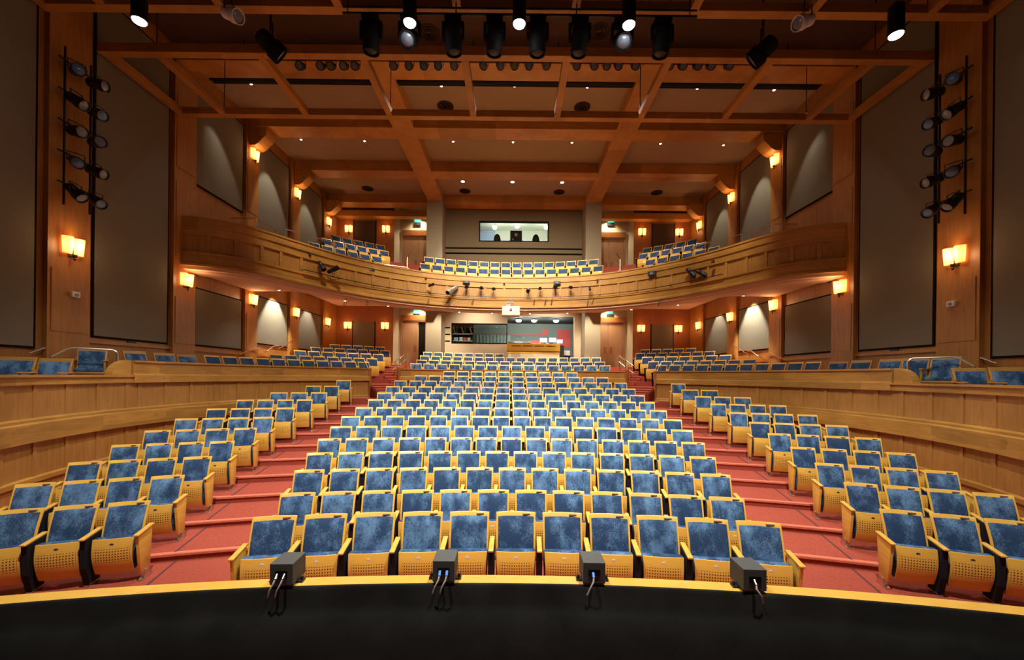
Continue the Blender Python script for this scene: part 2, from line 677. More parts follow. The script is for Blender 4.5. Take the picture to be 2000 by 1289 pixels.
# ------------------------------------------------------------------ theatre seat
def rounded_panel(w0, w1, s0, s1, path, curve, thick, nx=8, ns=10, inset_y=0.0, puff=0.0):
    """a curved panel: path(s)->(y,z), half width from w0 (s=0) to w1 (s=1), edges forward by curve*t^2."""
    fr, bk = [], []
    for j in range(ns + 1):
        q = j / ns
        s = s0 + (s1 - s0) * q
        y, z = path(s)
        y2, z2 = path(s + 1e-3)
        ty, tz = y2 - y, z2 - z
        l = math.hypot(ty, tz)
        ny, nz = -tz / l, ty / l                   # forward normal
        w = w0 + (w1 - w0) * s
        for i in range(nx + 1):
            t = -1 + 2 * i / nx
            p = puff * (max(0.0, 1 - abs(t) ** 8) * max(0.0, 1 - abs(2 * q - 1) ** 8)) ** .5 if puff else 0
            yy = y - curve * t * t
            off = inset_y + p
            fr.append((w * t, yy + ny * (off + thick * .5), z + nz * (off + thick * .5)))
            bk.append((w * t, yy + ny * (inset_y - thick * .5), z + nz * (inset_y - thick * .5)))
    n = nx + 1
    vs = fr + bk
    B = len(fr)
    fs = []
    for j in range(ns):
        for i in range(nx):
            a = j * n + i
            fs.append((a, a + 1, a + n + 1, a + n))
            fs.append((B + a, B + a + n, B + a + n + 1, B + a + 1))
    for j in range(ns):
        a = j * n
        fs.append((a, a + n, B + a + n, B + a))
        a = j * n + nx
        fs.append((a, B + a, B + a + n, a + n))
    for i in range(nx):
        fs.append((i, B + i, B + i + 1, i + 1))
        a = ns * n + i
        fs.append((a, a + 1, B + a + 1, B + a))
    return vs, fs


def back_path(s):
    # bottom to top, gentle recline with a lumbar curve
    z = .33 + .60 * s
    y = -.185 + .185 * s - .035 * sin(PI * min(1, max(0, s)))
    return y, z


def shell_path(s):
    # tipped-up seat pan seen from the stage: top edge to the tucked-under bottom edge
    z = .575 - .44 * s
    y = -.375 - .045 * sin(PI * min(1.0, s * .9 + .05)) + .035 * s * s
    return y, z


def seat_meshes(p):
    hb = p / 2 - .043
    ms = {}
    m = MB(); m.add(*rounded_panel(hb - .012, hb, 0, 1, back_path, .030, .024)); ms['backrest'] = m.mesh('backrest', 'honey_wood', bevel=.006, segs=2, smooth=True)
    m = MB(); m.add(*rounded_panel(hb - .034, hb - .026, -.02, .915, back_path, .028, .014, inset_y=.012, puff=.026)); ms['back_cushion'] = m.mesh('back_cushion', 'velvet', smooth=True)
    m = MB()
    vs, fs = rounded_panel(hb - .018, hb - .030, 0, 1, shell_path, -.018, .018, nx=8, ns=10)
    m.add(vs, fs)
    me = m.mesh('seat_shell', 'honey_perforated', bevel=.004, segs=1, smooth=True)
    uvl = me.uv_layers.new(name='UVMap')
    for poly in me.polygons:
        for li in poly.loop_indices:
            co = me.vertices[me.loops[li].vertex_index].co
            uvl.data[li].uv = (co.x + .01425 * 0, .575 - co.z)
    ms['seat_shell'] = me
    m = MB()
    hw = hb - .014
    m.prism([(-.372, .556), (-.335, .580), (-.26, .566), (-.195, .528), (-.165, .46), (-.20, .30), (-.27, .19), (-.33, .16), (-.378, .35)], 'x', -hw, hw)
    ms['seat_cushion'] = m.mesh('seat_cushion', 'velvet', bevel=.014, segs=2, smooth=True)
    # a glossy oval number plate on the shell
    m = MB(); y, z = shell_path(.14)
    m.cyl((0, y - .012, z), (0, y - .004, z), .017, n=14)
    m.v = [(a * 1.25, b, z + (c - z) * .75) for a, b, c in m.v]
    ms['number_plate'] = m.mesh('number_plate', 'pale_plate')
    m.m = [0] * len(m.m)
    ms['dark_number_plate'] = m.mesh('number_plate', 'dark_plate')
    m = MB(); y, z = back_path(.965)
    m.box(hb * .35, hb * .72, y - .038, y - .012, z - .007, z + .007)
    ms['name_plate'] = m.mesh('name_plate', 'grey_metal')
    for sgn, nm in ((-1, 'L'), (1, 'R')):
        x = sgn * p / 2
        m = MB(); m.prism([(-.465, .598), (-.465, .622), (-.10, .655), (-.10, .630)], 'x', x - .030, x + .030)
        ms['armrest' + nm] = m.mesh('armrest', 'honey_wood', bevel=.007, segs=2, smooth=True)
        m = MB(); m.prism([(-.43, .60), (-.14, .63), (-.155, .30), (-.17, .03), (-.36, .03), (-.42, .25)], 'x', x - .034, x + .034)
        ms['side_panel' + nm] = m.mesh('side_panel', 'black_fabric', bevel=.006, segs=1)
        m = MB(); m.prism([(-.445, .600), (-.12, .632), (-.17, .13), (-.37, .10)], 'x', x - .019, x + .019)
        ms['end_panel' + nm] = m.mesh('end_panel', 'honey_wood', bevel=.006, segs=2, smooth=True)
        m = MB(); m.prism([(-.36, 0), (-.36, .018), (-.29, .035), (-.28, .12), (-.20, .12), (-.19, .035), (-.12, .018), (-.12, 0)], 'x', x - .028, x + .028)
        ms['foot' + nm] = m.mesh('foot', 'steel', bevel=.004, segs=1)
    return ms


SEATS = {}


def seat_set(p):
    k = round(p / .02) * .02
    if k not in SEATS:
        SEATS[k] = seat_meshes(k)
    return SEATS[k]


PROTO = {}


def place_seat(x, y, z, rz, p, near, first, last, inner_end, label, group, seen_plate='pale'):
    """one seat with its own parts; a first copy of each variant is built, later ones are copied from it."""
    ms = seat_set(p)
    key = (round(p / .02), near, first, last, seen_plate)
    if key not in PROTO:
        t = empty('theatre_seat')
        t['category'] = 'seat'
        for part in ('backrest', 'back_cushion', 'seat_shell', 'seat_cushion'):
            link(part, ms[part], t)
        if near:
            link('number_plate', ms['number_plate' if seen_plate == 'pale' else 'dark_number_plate'], t)
            link('name_plate', ms['name_plate'], t)
        for nm in (['L'] + (['R'] if last else [])):
            link('armrest', ms['armrest' + nm], t)
            ended = (nm == 'L' and first) or (nm == 'R' and last)
            if ended:
                link('end_panel', ms['end_panel' + nm], t)
            else:
                link('side_panel', ms['side_panel' + nm], t)
            if near or ended:
                link('foot', ms['foot' + nm], t)
        PROTO[key] = t
        o = t
    else:
        o = copy_tree(PROTO[key])
    o.location = (x, y, z)
    o.rotation_euler = (0, 0, rz)
    o['label'] = label
    o['group'] = group
    return o


def hit_arc(px, py, cy, R):
    """where the sight line through photo column px meets the circle of radius R about (0, cy)."""
    u, v = unroll(px, py)
    k = u / F
    a = k * k + 1
    b = -2 * cy
    c = cy * cy - R * R
    d = (-b + math.sqrt(b * b - 4 * a * c)) / (2 * a)
    return math.atan2(k * d, d - cy)


def seat_row(pxs, py, cy, R, z, near, label_fn, group, n=None, ends=(True, True), plate='pale', jit=0.0):
    """seats spread evenly between the first and last column given."""
    a0 = hit_arc(pxs[0], py[0], cy, R)
    a1 = hit_arc(pxs[1], py[1], cy, R)
    p = abs(a1 - a0) * R / (n - 1) if n > 1 else .6
    out = []
    for k in range(n):
        a = a0 + (a1 - a0) * k / max(1, n - 1)
        x, y = R * sin(a), cy + R * cos(a)
        out.append((x, y, z, -a, p))
        if label_fn:
            rr = random.uniform(-1, 1) * jit
            place_seat(x, y, z, -a + rr, p, near, k == 0 and ends[0], k == n - 1 and ends[1], None, label_fn(k), group, plate)
    return out


SEAT_POS = []
CENTRE = [((540, 1478), (1003, 1008), 11), ((584, 1417), (960, 965), 12), ((606, 1395.5), (916, 922), 13),
          ((626.5, 1371), (883, 889), 14), ((645, 1352.5), (854, 860), 15), ((667.5, 1331), (831, 836), 15),
          ((686, 1312.5), (812, 817), 16), ((712, 1285), (794.5, 799), 16), ((735, 1263), (780, 784), 16),
          ((752, 1244), (766, 771), 16), ((768, 1227), (756, 759.5), 16), ((783, 1212), (744, 747), 16),
          ((822, 1176), (732, 737), 14), ((878, 1116.5), (726, 729), 10)]
for i, (px, py, n) in enumerate(CENTRE):
    SEAT_POS.append(seat_row(px, py, YC, ROW_D[i] - YC, ROW_Z[i], i < 5,
             lambda k, i=i, n=n: 'blue velvet tip-up seat, %s from the left in the centre block\'s %s row' % (ORD[k + 1], ORD[i + 1]),
             'seats of the centre stalls block', n))
LEFT = [((44, 257), (990, 978), 3), ((73.5, 331), (946, 929), 4), ((170, 388.5), (903, 890.5), 4), ((248.5, 436), (866, 859), 4),
        ((310, 481), (840, 835), 4), ((366, 516), (817, 814), 4), ((425, 559), (798, 795), 4), ((480.5, 596), (779, 779), 4),
        ((546, 624), (765, 765), 3), ((613, 648.5), (753, 753), 2), ((672, 672), (744, 744), 1)]
RIGHT = [((1755, 1965), (988, 1006), 3), ((1678, 1935), (939, 956), 4), ((1617, 1834), (903, 915), 4), ((1566, 1757), (871, 878), 4),
         ((1520.5, 1693), (845, 851), 4), ((1482, 1632.5), (823, 828), 4), ((1441, 1575.5), (803, 806.5), 4), ((1402, 1518), (787, 790), 4),
         ((1372.5, 1449), (774, 776), 3), ((1347, 1385), (761, 761), 2), ((1324, 1324), (751.5, 751.5), 1)]
SIDE_L, SIDE_R = [], []
for i, (px, py, n) in enumerate(LEFT):
    SIDE_L.append(seat_row(px, py, YC, ROW_D[i + 1] - YC, ROW_Z[i + 1], i < 5,
             lambda k, i=i, n=n: 'blue velvet tip-up seat, %s from the aisle in the left side block\'s %s row' % (ORD[n - k], ORD[i + 1]),
             'seats of the left side stalls block', n, ends=(n > 3, True), plate='dark'))
for i, (px, py, n) in enumerate(RIGHT):
    SIDE_R.append(seat_row(px, py, YC, ROW_D[i + 1] - YC, ROW_Z[i + 1], i < 5,
             lambda k, i=i, n=n: 'blue velvet tip-up seat, %s from the aisle in the right side block\'s %s row' % (ORD[k + 1], ORD[i + 1]),
             'seats of the right side stalls block', n, ends=(True, n > 3), plate='dark'))

# aisle nosings and carpet edge strips, from the seat ends of each row
no = MB()
for i in range(14):
    R = ROW_D[i] - YC
    cen = SEAT_POS[i]
    a_c = abs(math.atan2(cen[0][0], cen[0][1] - YC)) + .33 / R
    for sgn, side in ((-1, SIDE_L), (1, SIDE_R)):
        j = min(max(i - 1, 0), 10)
        s = side[j][-1 if sgn < 0 else 0]
        Rj = ROW_D[j + 1] - YC
        a_s = abs(math.atan2(s[0], s[1] - YC)) * Rj / R - .33 / R if 0 < i < 12 else a_c + 1.25 / R
        a_s = max(a_s, a_c + .75 / R) + .45 / R
        rr = R - .80
        z = ROW_Z[i]
        if i > 1:
            no.sweep([(-.022, z - .035), (-.022, z - .006), (-.012, z + .006), (.045, z + .006), (.045, z - .035)],
                     arc(YC, rr, math.degrees(sgn * a_c), math.degrees(sgn * a_s), 6))
o = no.build('lit_nosing', 'lit_nosing', floor)
o['label'] = 'rounded step edges painted paler to look lit'
ed = MB()
for i in range(1, 12):
    R = ROW_D[i] - YC
    for sgn, side in ((-1, SIDE_L), (1, SIDE_R)):
        j = min(max(i - 1, 0), 10)
        q = side[j][-1 if sgn < 0 else 0]
        a = sgn * (abs(math.atan2(q[0], q[1] - YC)) - .42 / R)
        tt = Vector((cos(a), -sin(a), 0)); nn = Vector((sin(a), cos(a), 0))
        c = Vector(((R - .285) * sin(a), YC + (R - .285) * cos(a), ROW_Z[i] + .002))
        ed.obox(c, tt, nn, (0, 0, 1), .012, .49, .004)
o = ed.build('carpet_joint', 'carpet_edge', floor)
o['label'] = 'thin dark carpet joint along the aisle'

# ------------------------------------------------------------------ rear tiers, parterre and their seats
P_TOP = [.55, .75, 1.0, 1.24, 1.48]
P_R = [9.8, 10.7, 11.6, 12.5, 13.4]
P_Z = [E + t - BACK_H for t in P_TOP]


def tier(mb, r0, r1, z, zb, ang=112, n=64, lim=HX - .05, ylim=23.9):
    pa, pb = [], []
    for i in range(n + 1):
        a = math.radians(-ang + 2 * ang * i / n) if not isinstance(ang, tuple) else math.radians(ang[0] + (ang[1] - ang[0]) * i / n)
        s, c = sin(a), cos(a)

        def clampr(r):
            if abs(r * s) > lim:
                r = lim / abs(s)
            if PC + r * c > ylim:
                r = (ylim - PC) / c
            return r
        ra, rb = clampr(r0), clampr(r1)
        pa.append((ra * s, PC + ra * c))
        pb.append((rb * s, PC + rb * c))
    vs = []
    for (x, y), (x2, y2) in zip(pa, pb):
        vs += [(x, y, zb), (x, y, z), (x2, y2, z), (x2, y2, zb)]
    fs = []
    for i in range(n):
        if max((Vector(pa[i]) - Vector(pb[i])).length, (Vector(pa[i + 1]) - Vector(pb[i + 1])).length) < .01:
            continue
        for k in range(4):
            fs.append((i * 4 + k, i * 4 + (k + 1) % 4, (i + 1) * 4 + (k + 1) % 4, (i + 1) * 4 + k))
    mb.add(vs, fs)


pf = MB()
edges = [8.97, 10.02, 10.92, 11.82, 12.72, 30]
BOX_Z = 2.64 + .265 - .93
for k in range(5):
    tier(pf, edges[k], edges[k + 1], P_Z[k], P_Z[0] - .3, ang=112 if k else 99)
for sgn in (-1, 1):
    tier(pf, edges[0], 30, BOX_Z, P_Z[0] - .5, ang=(sgn * 99, sgn * 138), n=20)
# half steps in the two rear aisles
for sgn in (-1, 1):
    for k in range(4):
        zz = (P_Z[k] + P_Z[k + 1]) / 2
        pf.sweep([(-.30, P_Z[k] - .02), (-.30, zz), (.02, zz), (.02, P_Z[k] - .02)], arc(PC, edges[k + 1], sgn * 27, sgn * 33.5, 6))
    # two steps up from the last stalls row into the rear aisle
    for k in range(3):
        zz = ROW_Z[13] + (P_Z[0] - ROW_Z[13]) * (k + 1) / 4
        pf.sweep([(-1.02 + .28 * k, 1.4), (-1.02 + .28 * k, zz), (.02, zz), (.02, 1.4)], arc(PC, edges[0], sgn * 32.5, sgn * 41, 8))
rear_floor = struct('floor', pf, 'carpet', 'red carpeted rear tiers behind the low wooden parapets')
no = MB()
for sgn in (-1, 1):
    for k in range(4):
        zz = (P_Z[k] + P_Z[k + 1]) / 2
        for rr, z in ((edges[k + 1] - .30, zz), (edges[k + 1], P_Z[k + 1])):
            no.sweep([(-.02, z - .03), (-.02, z + .005), (.035, z + .005), (.035, z - .03)], arc(PC, rr, sgn * 27, sgn * 33.5, 6))
    for k in range(4):
        zz = ROW_Z[13] + (P_Z[0] - ROW_Z[13]) * (k + 1) / 4
        no.sweep([(-.02, zz - .03), (-.02, zz + .005), (.035, zz + .005), (.035, zz - .03)], arc(PC, edges[0] - 1.02 + .28 * k if k < 3 else edges[0], sgn * 32.5, sgn * 41, 8))
o = no.build('lit_nosing', 'lit_nosing', rear_floor)
o['label'] = 'rounded step edges painted paler to look lit'

# U rows (behind the centre parapet) — the front one seat by seat
seat_row((812, 1182), (711.5, 715), PC, P_R[0], P_Z[0], False,
         lambda k: 'blue seat, %s from the left in the row directly behind the centre parapet' % ORD[k + 1],
         'seats in the first row behind the centre parapet', 16)
# chairs in the side boxes (nearest end of the raised parterre)
BOX_L = [(251, 684, 10.35), (306, 687, 11.35), (347, 690.5, 12.1)]
bl = empty  # placeholder for readability


def box_chair_mesh():
    ms = {}
    m = MB(); m.add(*rounded_panel(.235, .25, 0, 1, back_path, .02, .03)); ms['backrest'] = m.mesh('backrest', 'parapet_wood', bevel=.006, smooth=True)
    m = MB(); m.add(*rounded_panel(.205, .22, .0, .87, back_path, .018, .016, inset_y=.015, puff=.03)); ms['back_cushion'] = m.mesh('back_cushion', 'velvet', smooth=True)
    m = MB(); m.box(-.24, .24, -.62, -.17, .38, .46); ms['seat_cushion'] = m.mesh('seat_cushion', 'velvet', bevel=.025, segs=3, smooth=True)
    m = MB(); m.box(-.25, .25, -.61, -.16, .335, .38); ms['seat_frame'] = m.mesh('seat_frame', 'parapet_wood', bevel=.006)
    for k, (x, y) in enumerate(((-.25, -.58), (.25, -.58), (-.25, -.16), (.25, -.16))):
        m = MB(); m.prism([(x - .02, y - .02), (x + .02, y - .02), (x + .02, y + .02), (x - .02, y + .02)], 'z', 0, .62 if k < 2 else .7)
        ms['leg%d' % k] = m.mesh('leg', 'parapet_wood', bevel=.005)
    for k, x in enumerate((-.25, .25)):
        m = MB(); m.box(x - .03, x + .03, -.62, -.1, .62, .65); ms['armrest%d' % k] = m.mesh('armrest', 'parapet_wood', bevel=.008)
    return ms


_bc = None


def box_chair(x, y, z, rz, label, group):
    global _bc
    if _bc is None:
        ms = box_chair_mesh()
        t = empty('box_chair')
        t['category'] = 'chair'
        for k, me in ms.items():
            link(me.name.split('.')[0], me, t)
        _bc = t
        o = t
    else:
        o = copy_tree(_bc)
    o.location = (x, y, z); o.rotation_euler = (0, 0, rz)
    o['label'] = label; o['group'] = group
    return o


for sgn, side in ((-1, 'left'), (1, 'right')):
    # facing the stage: turned towards the middle of the hall
    for k, (px, py, y, rz) in enumerate(((347, 690, 12.3, 62), (306, 687, 11.5, 66), (251, 684, 10.6, 70))):
        x = min(9.82, abs(unroll(px, py)[0]) / F * y)
        box_chair(sgn * x, y, P_Z[0], -sgn * math.radians(rz), 'wood-framed blue chair against the %s wall, %s from the curved parapet end' % (side, ('third', 'second', 'first')[k]),
                  'chairs along the %s wall' % side)
    more = [(180, 684, 9.56, 40, P_Z[0])]
    if sgn > 0:
        more = [(196, 684, 9.93, 62, P_Z[0]), (146, 684, 9.24, 62, P_Z[0])]
    for k, (px, py, y, rz, zz) in enumerate(more):
        box_chair(sgn * min(9.8, abs(unroll(px, py)[0]) / F * y), y, zz, -sgn * math.radians(rz),
                  'wood-framed blue chair behind the steel handrail on the %s side%s' % (side, ('' if sgn < 0 else (', inner of two', ', outer of two')[k])), 'chairs in the %s box' % side)
    for k, (px, py, y, rz) in enumerate(((112, 712, 8.30, 28), (38, 712, 7.68, 28))):
        box_chair(sgn * min(9.8, abs(unroll(px, py)[0]) / F * y), y, BOX_Z, -sgn * math.radians(rz),
                  'wood-framed blue chair in the lower %s box, %s from the steel handrail' % (side, ORD[k + 1]), 'chairs in the %s box' % side)

# all remaining, smallest seats of the rear and the balcony: one object
rest = []


def add_rest(px, py, cy, R, z, n):
    rest.extend(seat_row(px, py, cy, R, z, False, None, None, n))


add_rest((823, 1172), (705, 709), PC, P_R[1], P_Z[1], 16)
add_rest((829, 1165), (697, 701), PC, P_R[2], P_Z[2], 17)
add_rest((835, 975), (689, 690), PC, P_R[3], P_Z[3], 8)
B_TOP = [5.40, 5.99, 6.52]
B_R = [10.7, 11.6, 12.5]
B_Z = [E + t - BACK_H for t in B_TOP]


def mirror(px, py):
    # the same place on the other side of the hall
    u, v = unroll(px, py)
    a = math.radians(.6)
    dx, dy = -u, -v
    return 1001 + dx * cos(a) - dy * sin(a), 735 + dx * sin(a) + dy * cos(a)


for (p0, p1, y0, y1, k, n) in ((411, 709, 692, 708.5, 0, 11), (537, 725.5, 692, 700, 1, 8), (584.6, 738, 684, 692, 2, 7), (615.7, 751.5, 677.5, 685, 3, 7), (653, 742, 672.5, 677.5, 4, 5)):
    add_rest((p0, p1), (y0, y1), PC, P_R[k], P_Z[k], n)
    q0, r0 = mirror(p0, y0); q1, r1 = mirror(p1, y1)
    add_rest((q0, q1), (r0, r1), PC, P_R[k], P_Z[k], n)
add_rest((829.6, 1169), (520, 523), PC, B_R[0], B_Z[0], 16)
add_rest((837, 1160), (508, 511), PC, B_R[1], B_Z[1], 16)
for (p0, p1, y0, y1, k, n) in ((612, 735, 476.5, 499.5, 0, 6), (637, 749, 468, 492.7, 1, 6), (654, 742, 460, 479, 2, 5)):
    add_rest((p0, p1), (y0, y1), PC, B_R[k], B_Z[k], n)
    q0, r0 = mirror(p0, y0); q1, r1 = mirror(p1, y1)
    add_rest((q0, q1), (r0, r1), PC, B_R[k], B_Z[k], n)

sr = MB()
for x, y, z, rz, p in rest:
    hb = min(p, .62) / 2 - .045
    c, s = cos(rz), sin(rz)
    t = MB()
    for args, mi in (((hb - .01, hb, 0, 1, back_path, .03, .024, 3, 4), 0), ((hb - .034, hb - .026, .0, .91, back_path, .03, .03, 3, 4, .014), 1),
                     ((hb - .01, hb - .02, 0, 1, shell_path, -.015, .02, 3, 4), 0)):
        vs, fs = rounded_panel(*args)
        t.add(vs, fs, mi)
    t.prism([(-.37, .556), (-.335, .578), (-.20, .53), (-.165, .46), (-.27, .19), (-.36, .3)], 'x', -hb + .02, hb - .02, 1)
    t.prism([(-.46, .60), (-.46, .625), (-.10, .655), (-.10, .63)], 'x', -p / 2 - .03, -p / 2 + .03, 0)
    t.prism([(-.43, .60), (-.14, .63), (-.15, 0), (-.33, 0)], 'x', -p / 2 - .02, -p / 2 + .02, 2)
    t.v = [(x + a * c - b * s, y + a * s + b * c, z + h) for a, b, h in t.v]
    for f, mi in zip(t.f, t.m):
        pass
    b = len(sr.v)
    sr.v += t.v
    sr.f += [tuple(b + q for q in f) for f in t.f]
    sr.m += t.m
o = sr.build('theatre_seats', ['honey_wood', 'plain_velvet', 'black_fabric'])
tag(o, 'small distant blue seats filling the rear tiers and the balcony', 'seat', kind='stuff')

# ------------------------------------------------------------------ parapets of the parterre
ZR, ZL = .28 + E, -.06 + E                     # top of the rail, and of its lower part beside the boxes


def parapet(name, a0, a1, high, label, R=8.9, bottom=None):
    """boards, recessed panels and battens swept along the arc; offsets towards the hall are negative."""
    n = max(8, int(abs(a1 - a0) / 2.2))
    pa = arc(PC, R, a0, a1, n)
    bottom = -2.3 + E if bottom is None else bottom
    m = MB()
    zt = ZR if high else ZL
    m.sweep([(-.10, zt - .045), (-.10, zt), (.12, zt), (.12, zt - .045)], pa)                    # cap
    m.sweep([(-.06, -.24 + E), (-.06, zt - .045), (.10, zt - .045), (.10, -.24 + E)], pa)
    if high:
        m.sweep([(-.095, -.24 + E), (-.095, -.07 + E), (-.05, -.03 + E), (-.05, -.24 + E)], pa)   # the band below the board
    m.sweep([(.0, bottom), (.0, -.23 + E), (.10, -.23 + E), (.10, bottom)], pa, 1)               # panels
    if bottom < 1.0:
        m.sweep([(-.06, -.89 + E), (-.06, -.85 + E), (-.02, -.82 + E), (.02, -.82 + E), (.02, -.89 + E)], pa)
        m.sweep([(-.10, -1.24 + E), (-.10, -.92 + E), (-.04, -.88 + E), (.02, -.88 + E), (.02, -1.24 + E)], pa)
        m.sweep([(-.07, -1.95 + E), (-.07, -1.87 + E), (.02, -1.85 + E), (.02, -1.95 + E)], pa)
        m.sweep([(-.03, bottom), (-.03, -1.95 + E), (.02, -1.95 + E), (.02, bottom)], pa, 1)
    # battens
    step = math.degrees(.74 / R)
    k = int(abs(a1 - a0) / step)
    for i in range(k + 1):
        a = math.radians(min(a0, a1) + step * (i + .3))
        if a > math.radians(max(a0, a1)):
            break
        c = Vector((R * sin(a), PC + R * cos(a), 0))
        nn = Vector((sin(a), cos(a), 0)); tt = Vector((cos(a), -sin(a), 0))
        for z0, z1 in (((-.82, -.24), (-1.86, -1.24)) if bottom < 1 else ((bottom - E, -.24),)):
            m.obox(c + nn * -.008 + Vector((0, 0, (z0 + z1) / 2 + E)), tt, nn, (0, 0, 1), .045, .014, (z1 - z0) / 2, 1)
    o = struct(name, m, ['parapet_wood', 'parapet_panel_wood'], label)
    o['category'] = 'parapet'
    return o


parapet('parapet_wall', -41, -93, True, 'high curved wooden parapet with recessed panels on the left side')
parapet('parapet_wall', 41, 93, True, 'high curved wooden parapet with recessed panels on the right side')
parapet('parapet_wall', -93, -138, False, 'lower curved wooden parapet in front of the left box')
parapet('parapet_wall', 93, 138, False, 'lower curved wooden parapet in front of the right box')
parapet('parapet_wall', -33, 33, True, 'centre wooden parapet between the stalls and the rear seats', bottom=ROW_Z[13])
# curved end blocks of the high rail and end faces at the aisles
for sgn in (-1, 1):
    m = MB()
    a = math.radians(sgn * 93.4)
    c = Vector((8.9 * sin(a), PC + 8.9 * cos(a), 0)); nn = Vector((sin(a), cos(a), 0)); tt = Vector((cos(a), -sin(a), 0)) * -sgn * -1
    prof = []
    for k in range(7):
        q = k / 6 * PI / 2
        prof.append((.0 + .45 * sin(q), ZL - .02 + (ZR - ZL + .02) * cos(q)))
    prof = [(0, ZL - .02)] + prof
    vs = []
    d = Vector((0, -1, 0))
    for s_, (l, z) in [(s_, pz) for s_ in (-.06, .10) for pz in prof]:
        vs.append(c + nn * s_ + d * l + Vector((0, 0, z)))
    n = len(prof)
    m.add(vs, [tuple(range(n))[::-1], tuple(range(n, 2 * n))] + [(i, (i + 1) % n, n + (i + 1) % n, n + i) for i in range(n)])
    o = struct('parapet_trim', m, 'parapet_wood', 'rounded wooden end of the high parapet beside the %s box' % ('left' if sgn < 0 else 'right'))
    o['category'] = 'trim'
    # wooden cheek walls flanking the rear aisle stair
    for aa, top in ((41, ZR), (33, ZR)):
        m = MB()
        a = math.radians(sgn * aa)
        nn = Vector((sin(a), cos(a), 0)); tt = Vector((cos(a), -sin(a), 0))
        c = Vector((8.9 * sin(a), PC + 8.9 * cos(a), 0))
        m.obox(c + nn * .02 + Vector((0, 0, (ROW_Z[12] + top) / 2)), tt, nn, (0, 0, 1), .05, .10, (top - ROW_Z[12]) / 2)
        o = struct('parapet_trim', m, 'red_wood', 'wooden end post of the parapet at the %s aisle, %s side' % ('left' if sgn < 0 else 'right', 'wall' if aa == 41 else 'centre'))
        o['category'] = 'trim'

# ------------------------------------------------------------------ walls, pilasters, acoustic panels
PIL = [(8.90, 9.80), (12.20, 13.05), (15.48, 16.22), (18.62, 19.40), (21.85, 22.65)]
SIDE = {-1: 'left', 1: 'right'}
WALLS = {}
for sgn in (-1, 1):
    m = MB()
    x0, x1 = sorted((sgn * HX, sgn * (HX + .3)))
    m.box(x0, x1, .4, 24.2, -.3, 9.9 + E)
    WALLS[sgn] = struct('wall_' + SIDE[sgn], m, 'wall_wood', 'wood-lined %s side wall of the auditorium' % SIDE[sgn])
    for k, (y0, y1) in enumerate(PIL):
        m = MB()
        xa, xb = sorted((sgn * HX, sgn * 10.13))
        m.box(xa, xb, y0, y1, 1.9, 9.9 + E)
        # a shallow raised field and joint lines on the pilaster
        xa, xb = sorted((sgn * 10.13, sgn * 10.115))
        for z0, z1 in ((.9, 2.3), (3.5, 5.8), (6.2, 8.4)):
            if k == 0 and z0 > 3:
                continue
            m.box(xa, xb, y0 + .07, y1 - .07, z0 + E, z1 + E)
        o = struct('wall_pilaster', m, 'wall_wood', 'wooden pilaster on the %s wall, %s from the stage' % (SIDE[sgn], ORD[k + 1]))
        o['category'] = 'pilaster'
    m = MB()
    # horizontal rail mouldings between the pilasters
    xa, xb = sorted((sgn * HX, sgn * 10.20))
    for y0, y1 in ((9.8, 12.2), (13.05, 15.48), (16.22, 18.62), (19.4, 21.85)):
        m.box(xa, xb, y0, y1, .70 + E, .78 + E)
    o = struct('trim_1' if sgn < 0 else 'trim_2', m, 'wall_wood', 'low wooden rail moulding along the %s wall' % SIDE[sgn])

    PAN = [(5.0, 8.72, .53, 9.3, 'full-height grey-brown', 'nearest the stage'),
           (9.98, 12.08, .885, 9.3, 'full-height grey-brown', 'between the first two pilasters'),
           (13.15, 15.38, .92, 2.72, 'low square', 'under the balcony end'),
           (16.34, 18.52, 1.23, 3.08, 'brightly lit low', 'under the balcony, middle bay'),
           (19.52, 21.75, 1.23, 3.08, 'low square', 'under the balcony, nearest the back wall'),
           (13.15, 15.38, 6.08, 9.3, 'high', 'above the balcony end'),
           (16.34, 18.52, 5.2, 9.3, 'high', 'above the balcony, middle bay'),
           (19.52, 21.75, 5.2, 9.3, 'high', 'above the balcony, nearest the back wall')]
    for y0, y1, z0, z1, ad, where in PAN:
        t = empty('acoustic_panel', (sgn * HX, (y0 + y1) / 2, z0 + E))
        tag(t, '%s fabric panel on the %s wall %s' % (ad, SIDE[sgn], where), 'acoustic panel', 'fabric acoustic panels')
        w = (y1 - y0) / 2; h = z1 - z0
        m = MB()
        xa, xb = sorted((0, -sgn * .045))
        m.box(xa, xb, -w, w, 0, h)
        m.build('fabric_field', 'acoustic_fabric', t, bevel=.006, segs=1)
        m = MB()
        xa, xb = sorted((0, -sgn * .035))
        g = .045
        m.box(xa, xb, -w - g, -w, -g, h + g); m.box(xa, xb, w, w + g, -g, h + g)
        m.box(xa, xb, -w, w, -g, 0); m.box(xa, xb, -w, w, h, h + g)
        m.build('reveal_frame', 'dark_reveal', t)
    # dark shadow gap beside the large panels
# proscenium end and stage floor
m = MB(); m.box(-12, 12, -7.0, 1.0, E - 1.66, E - 1.62)
m = MB()

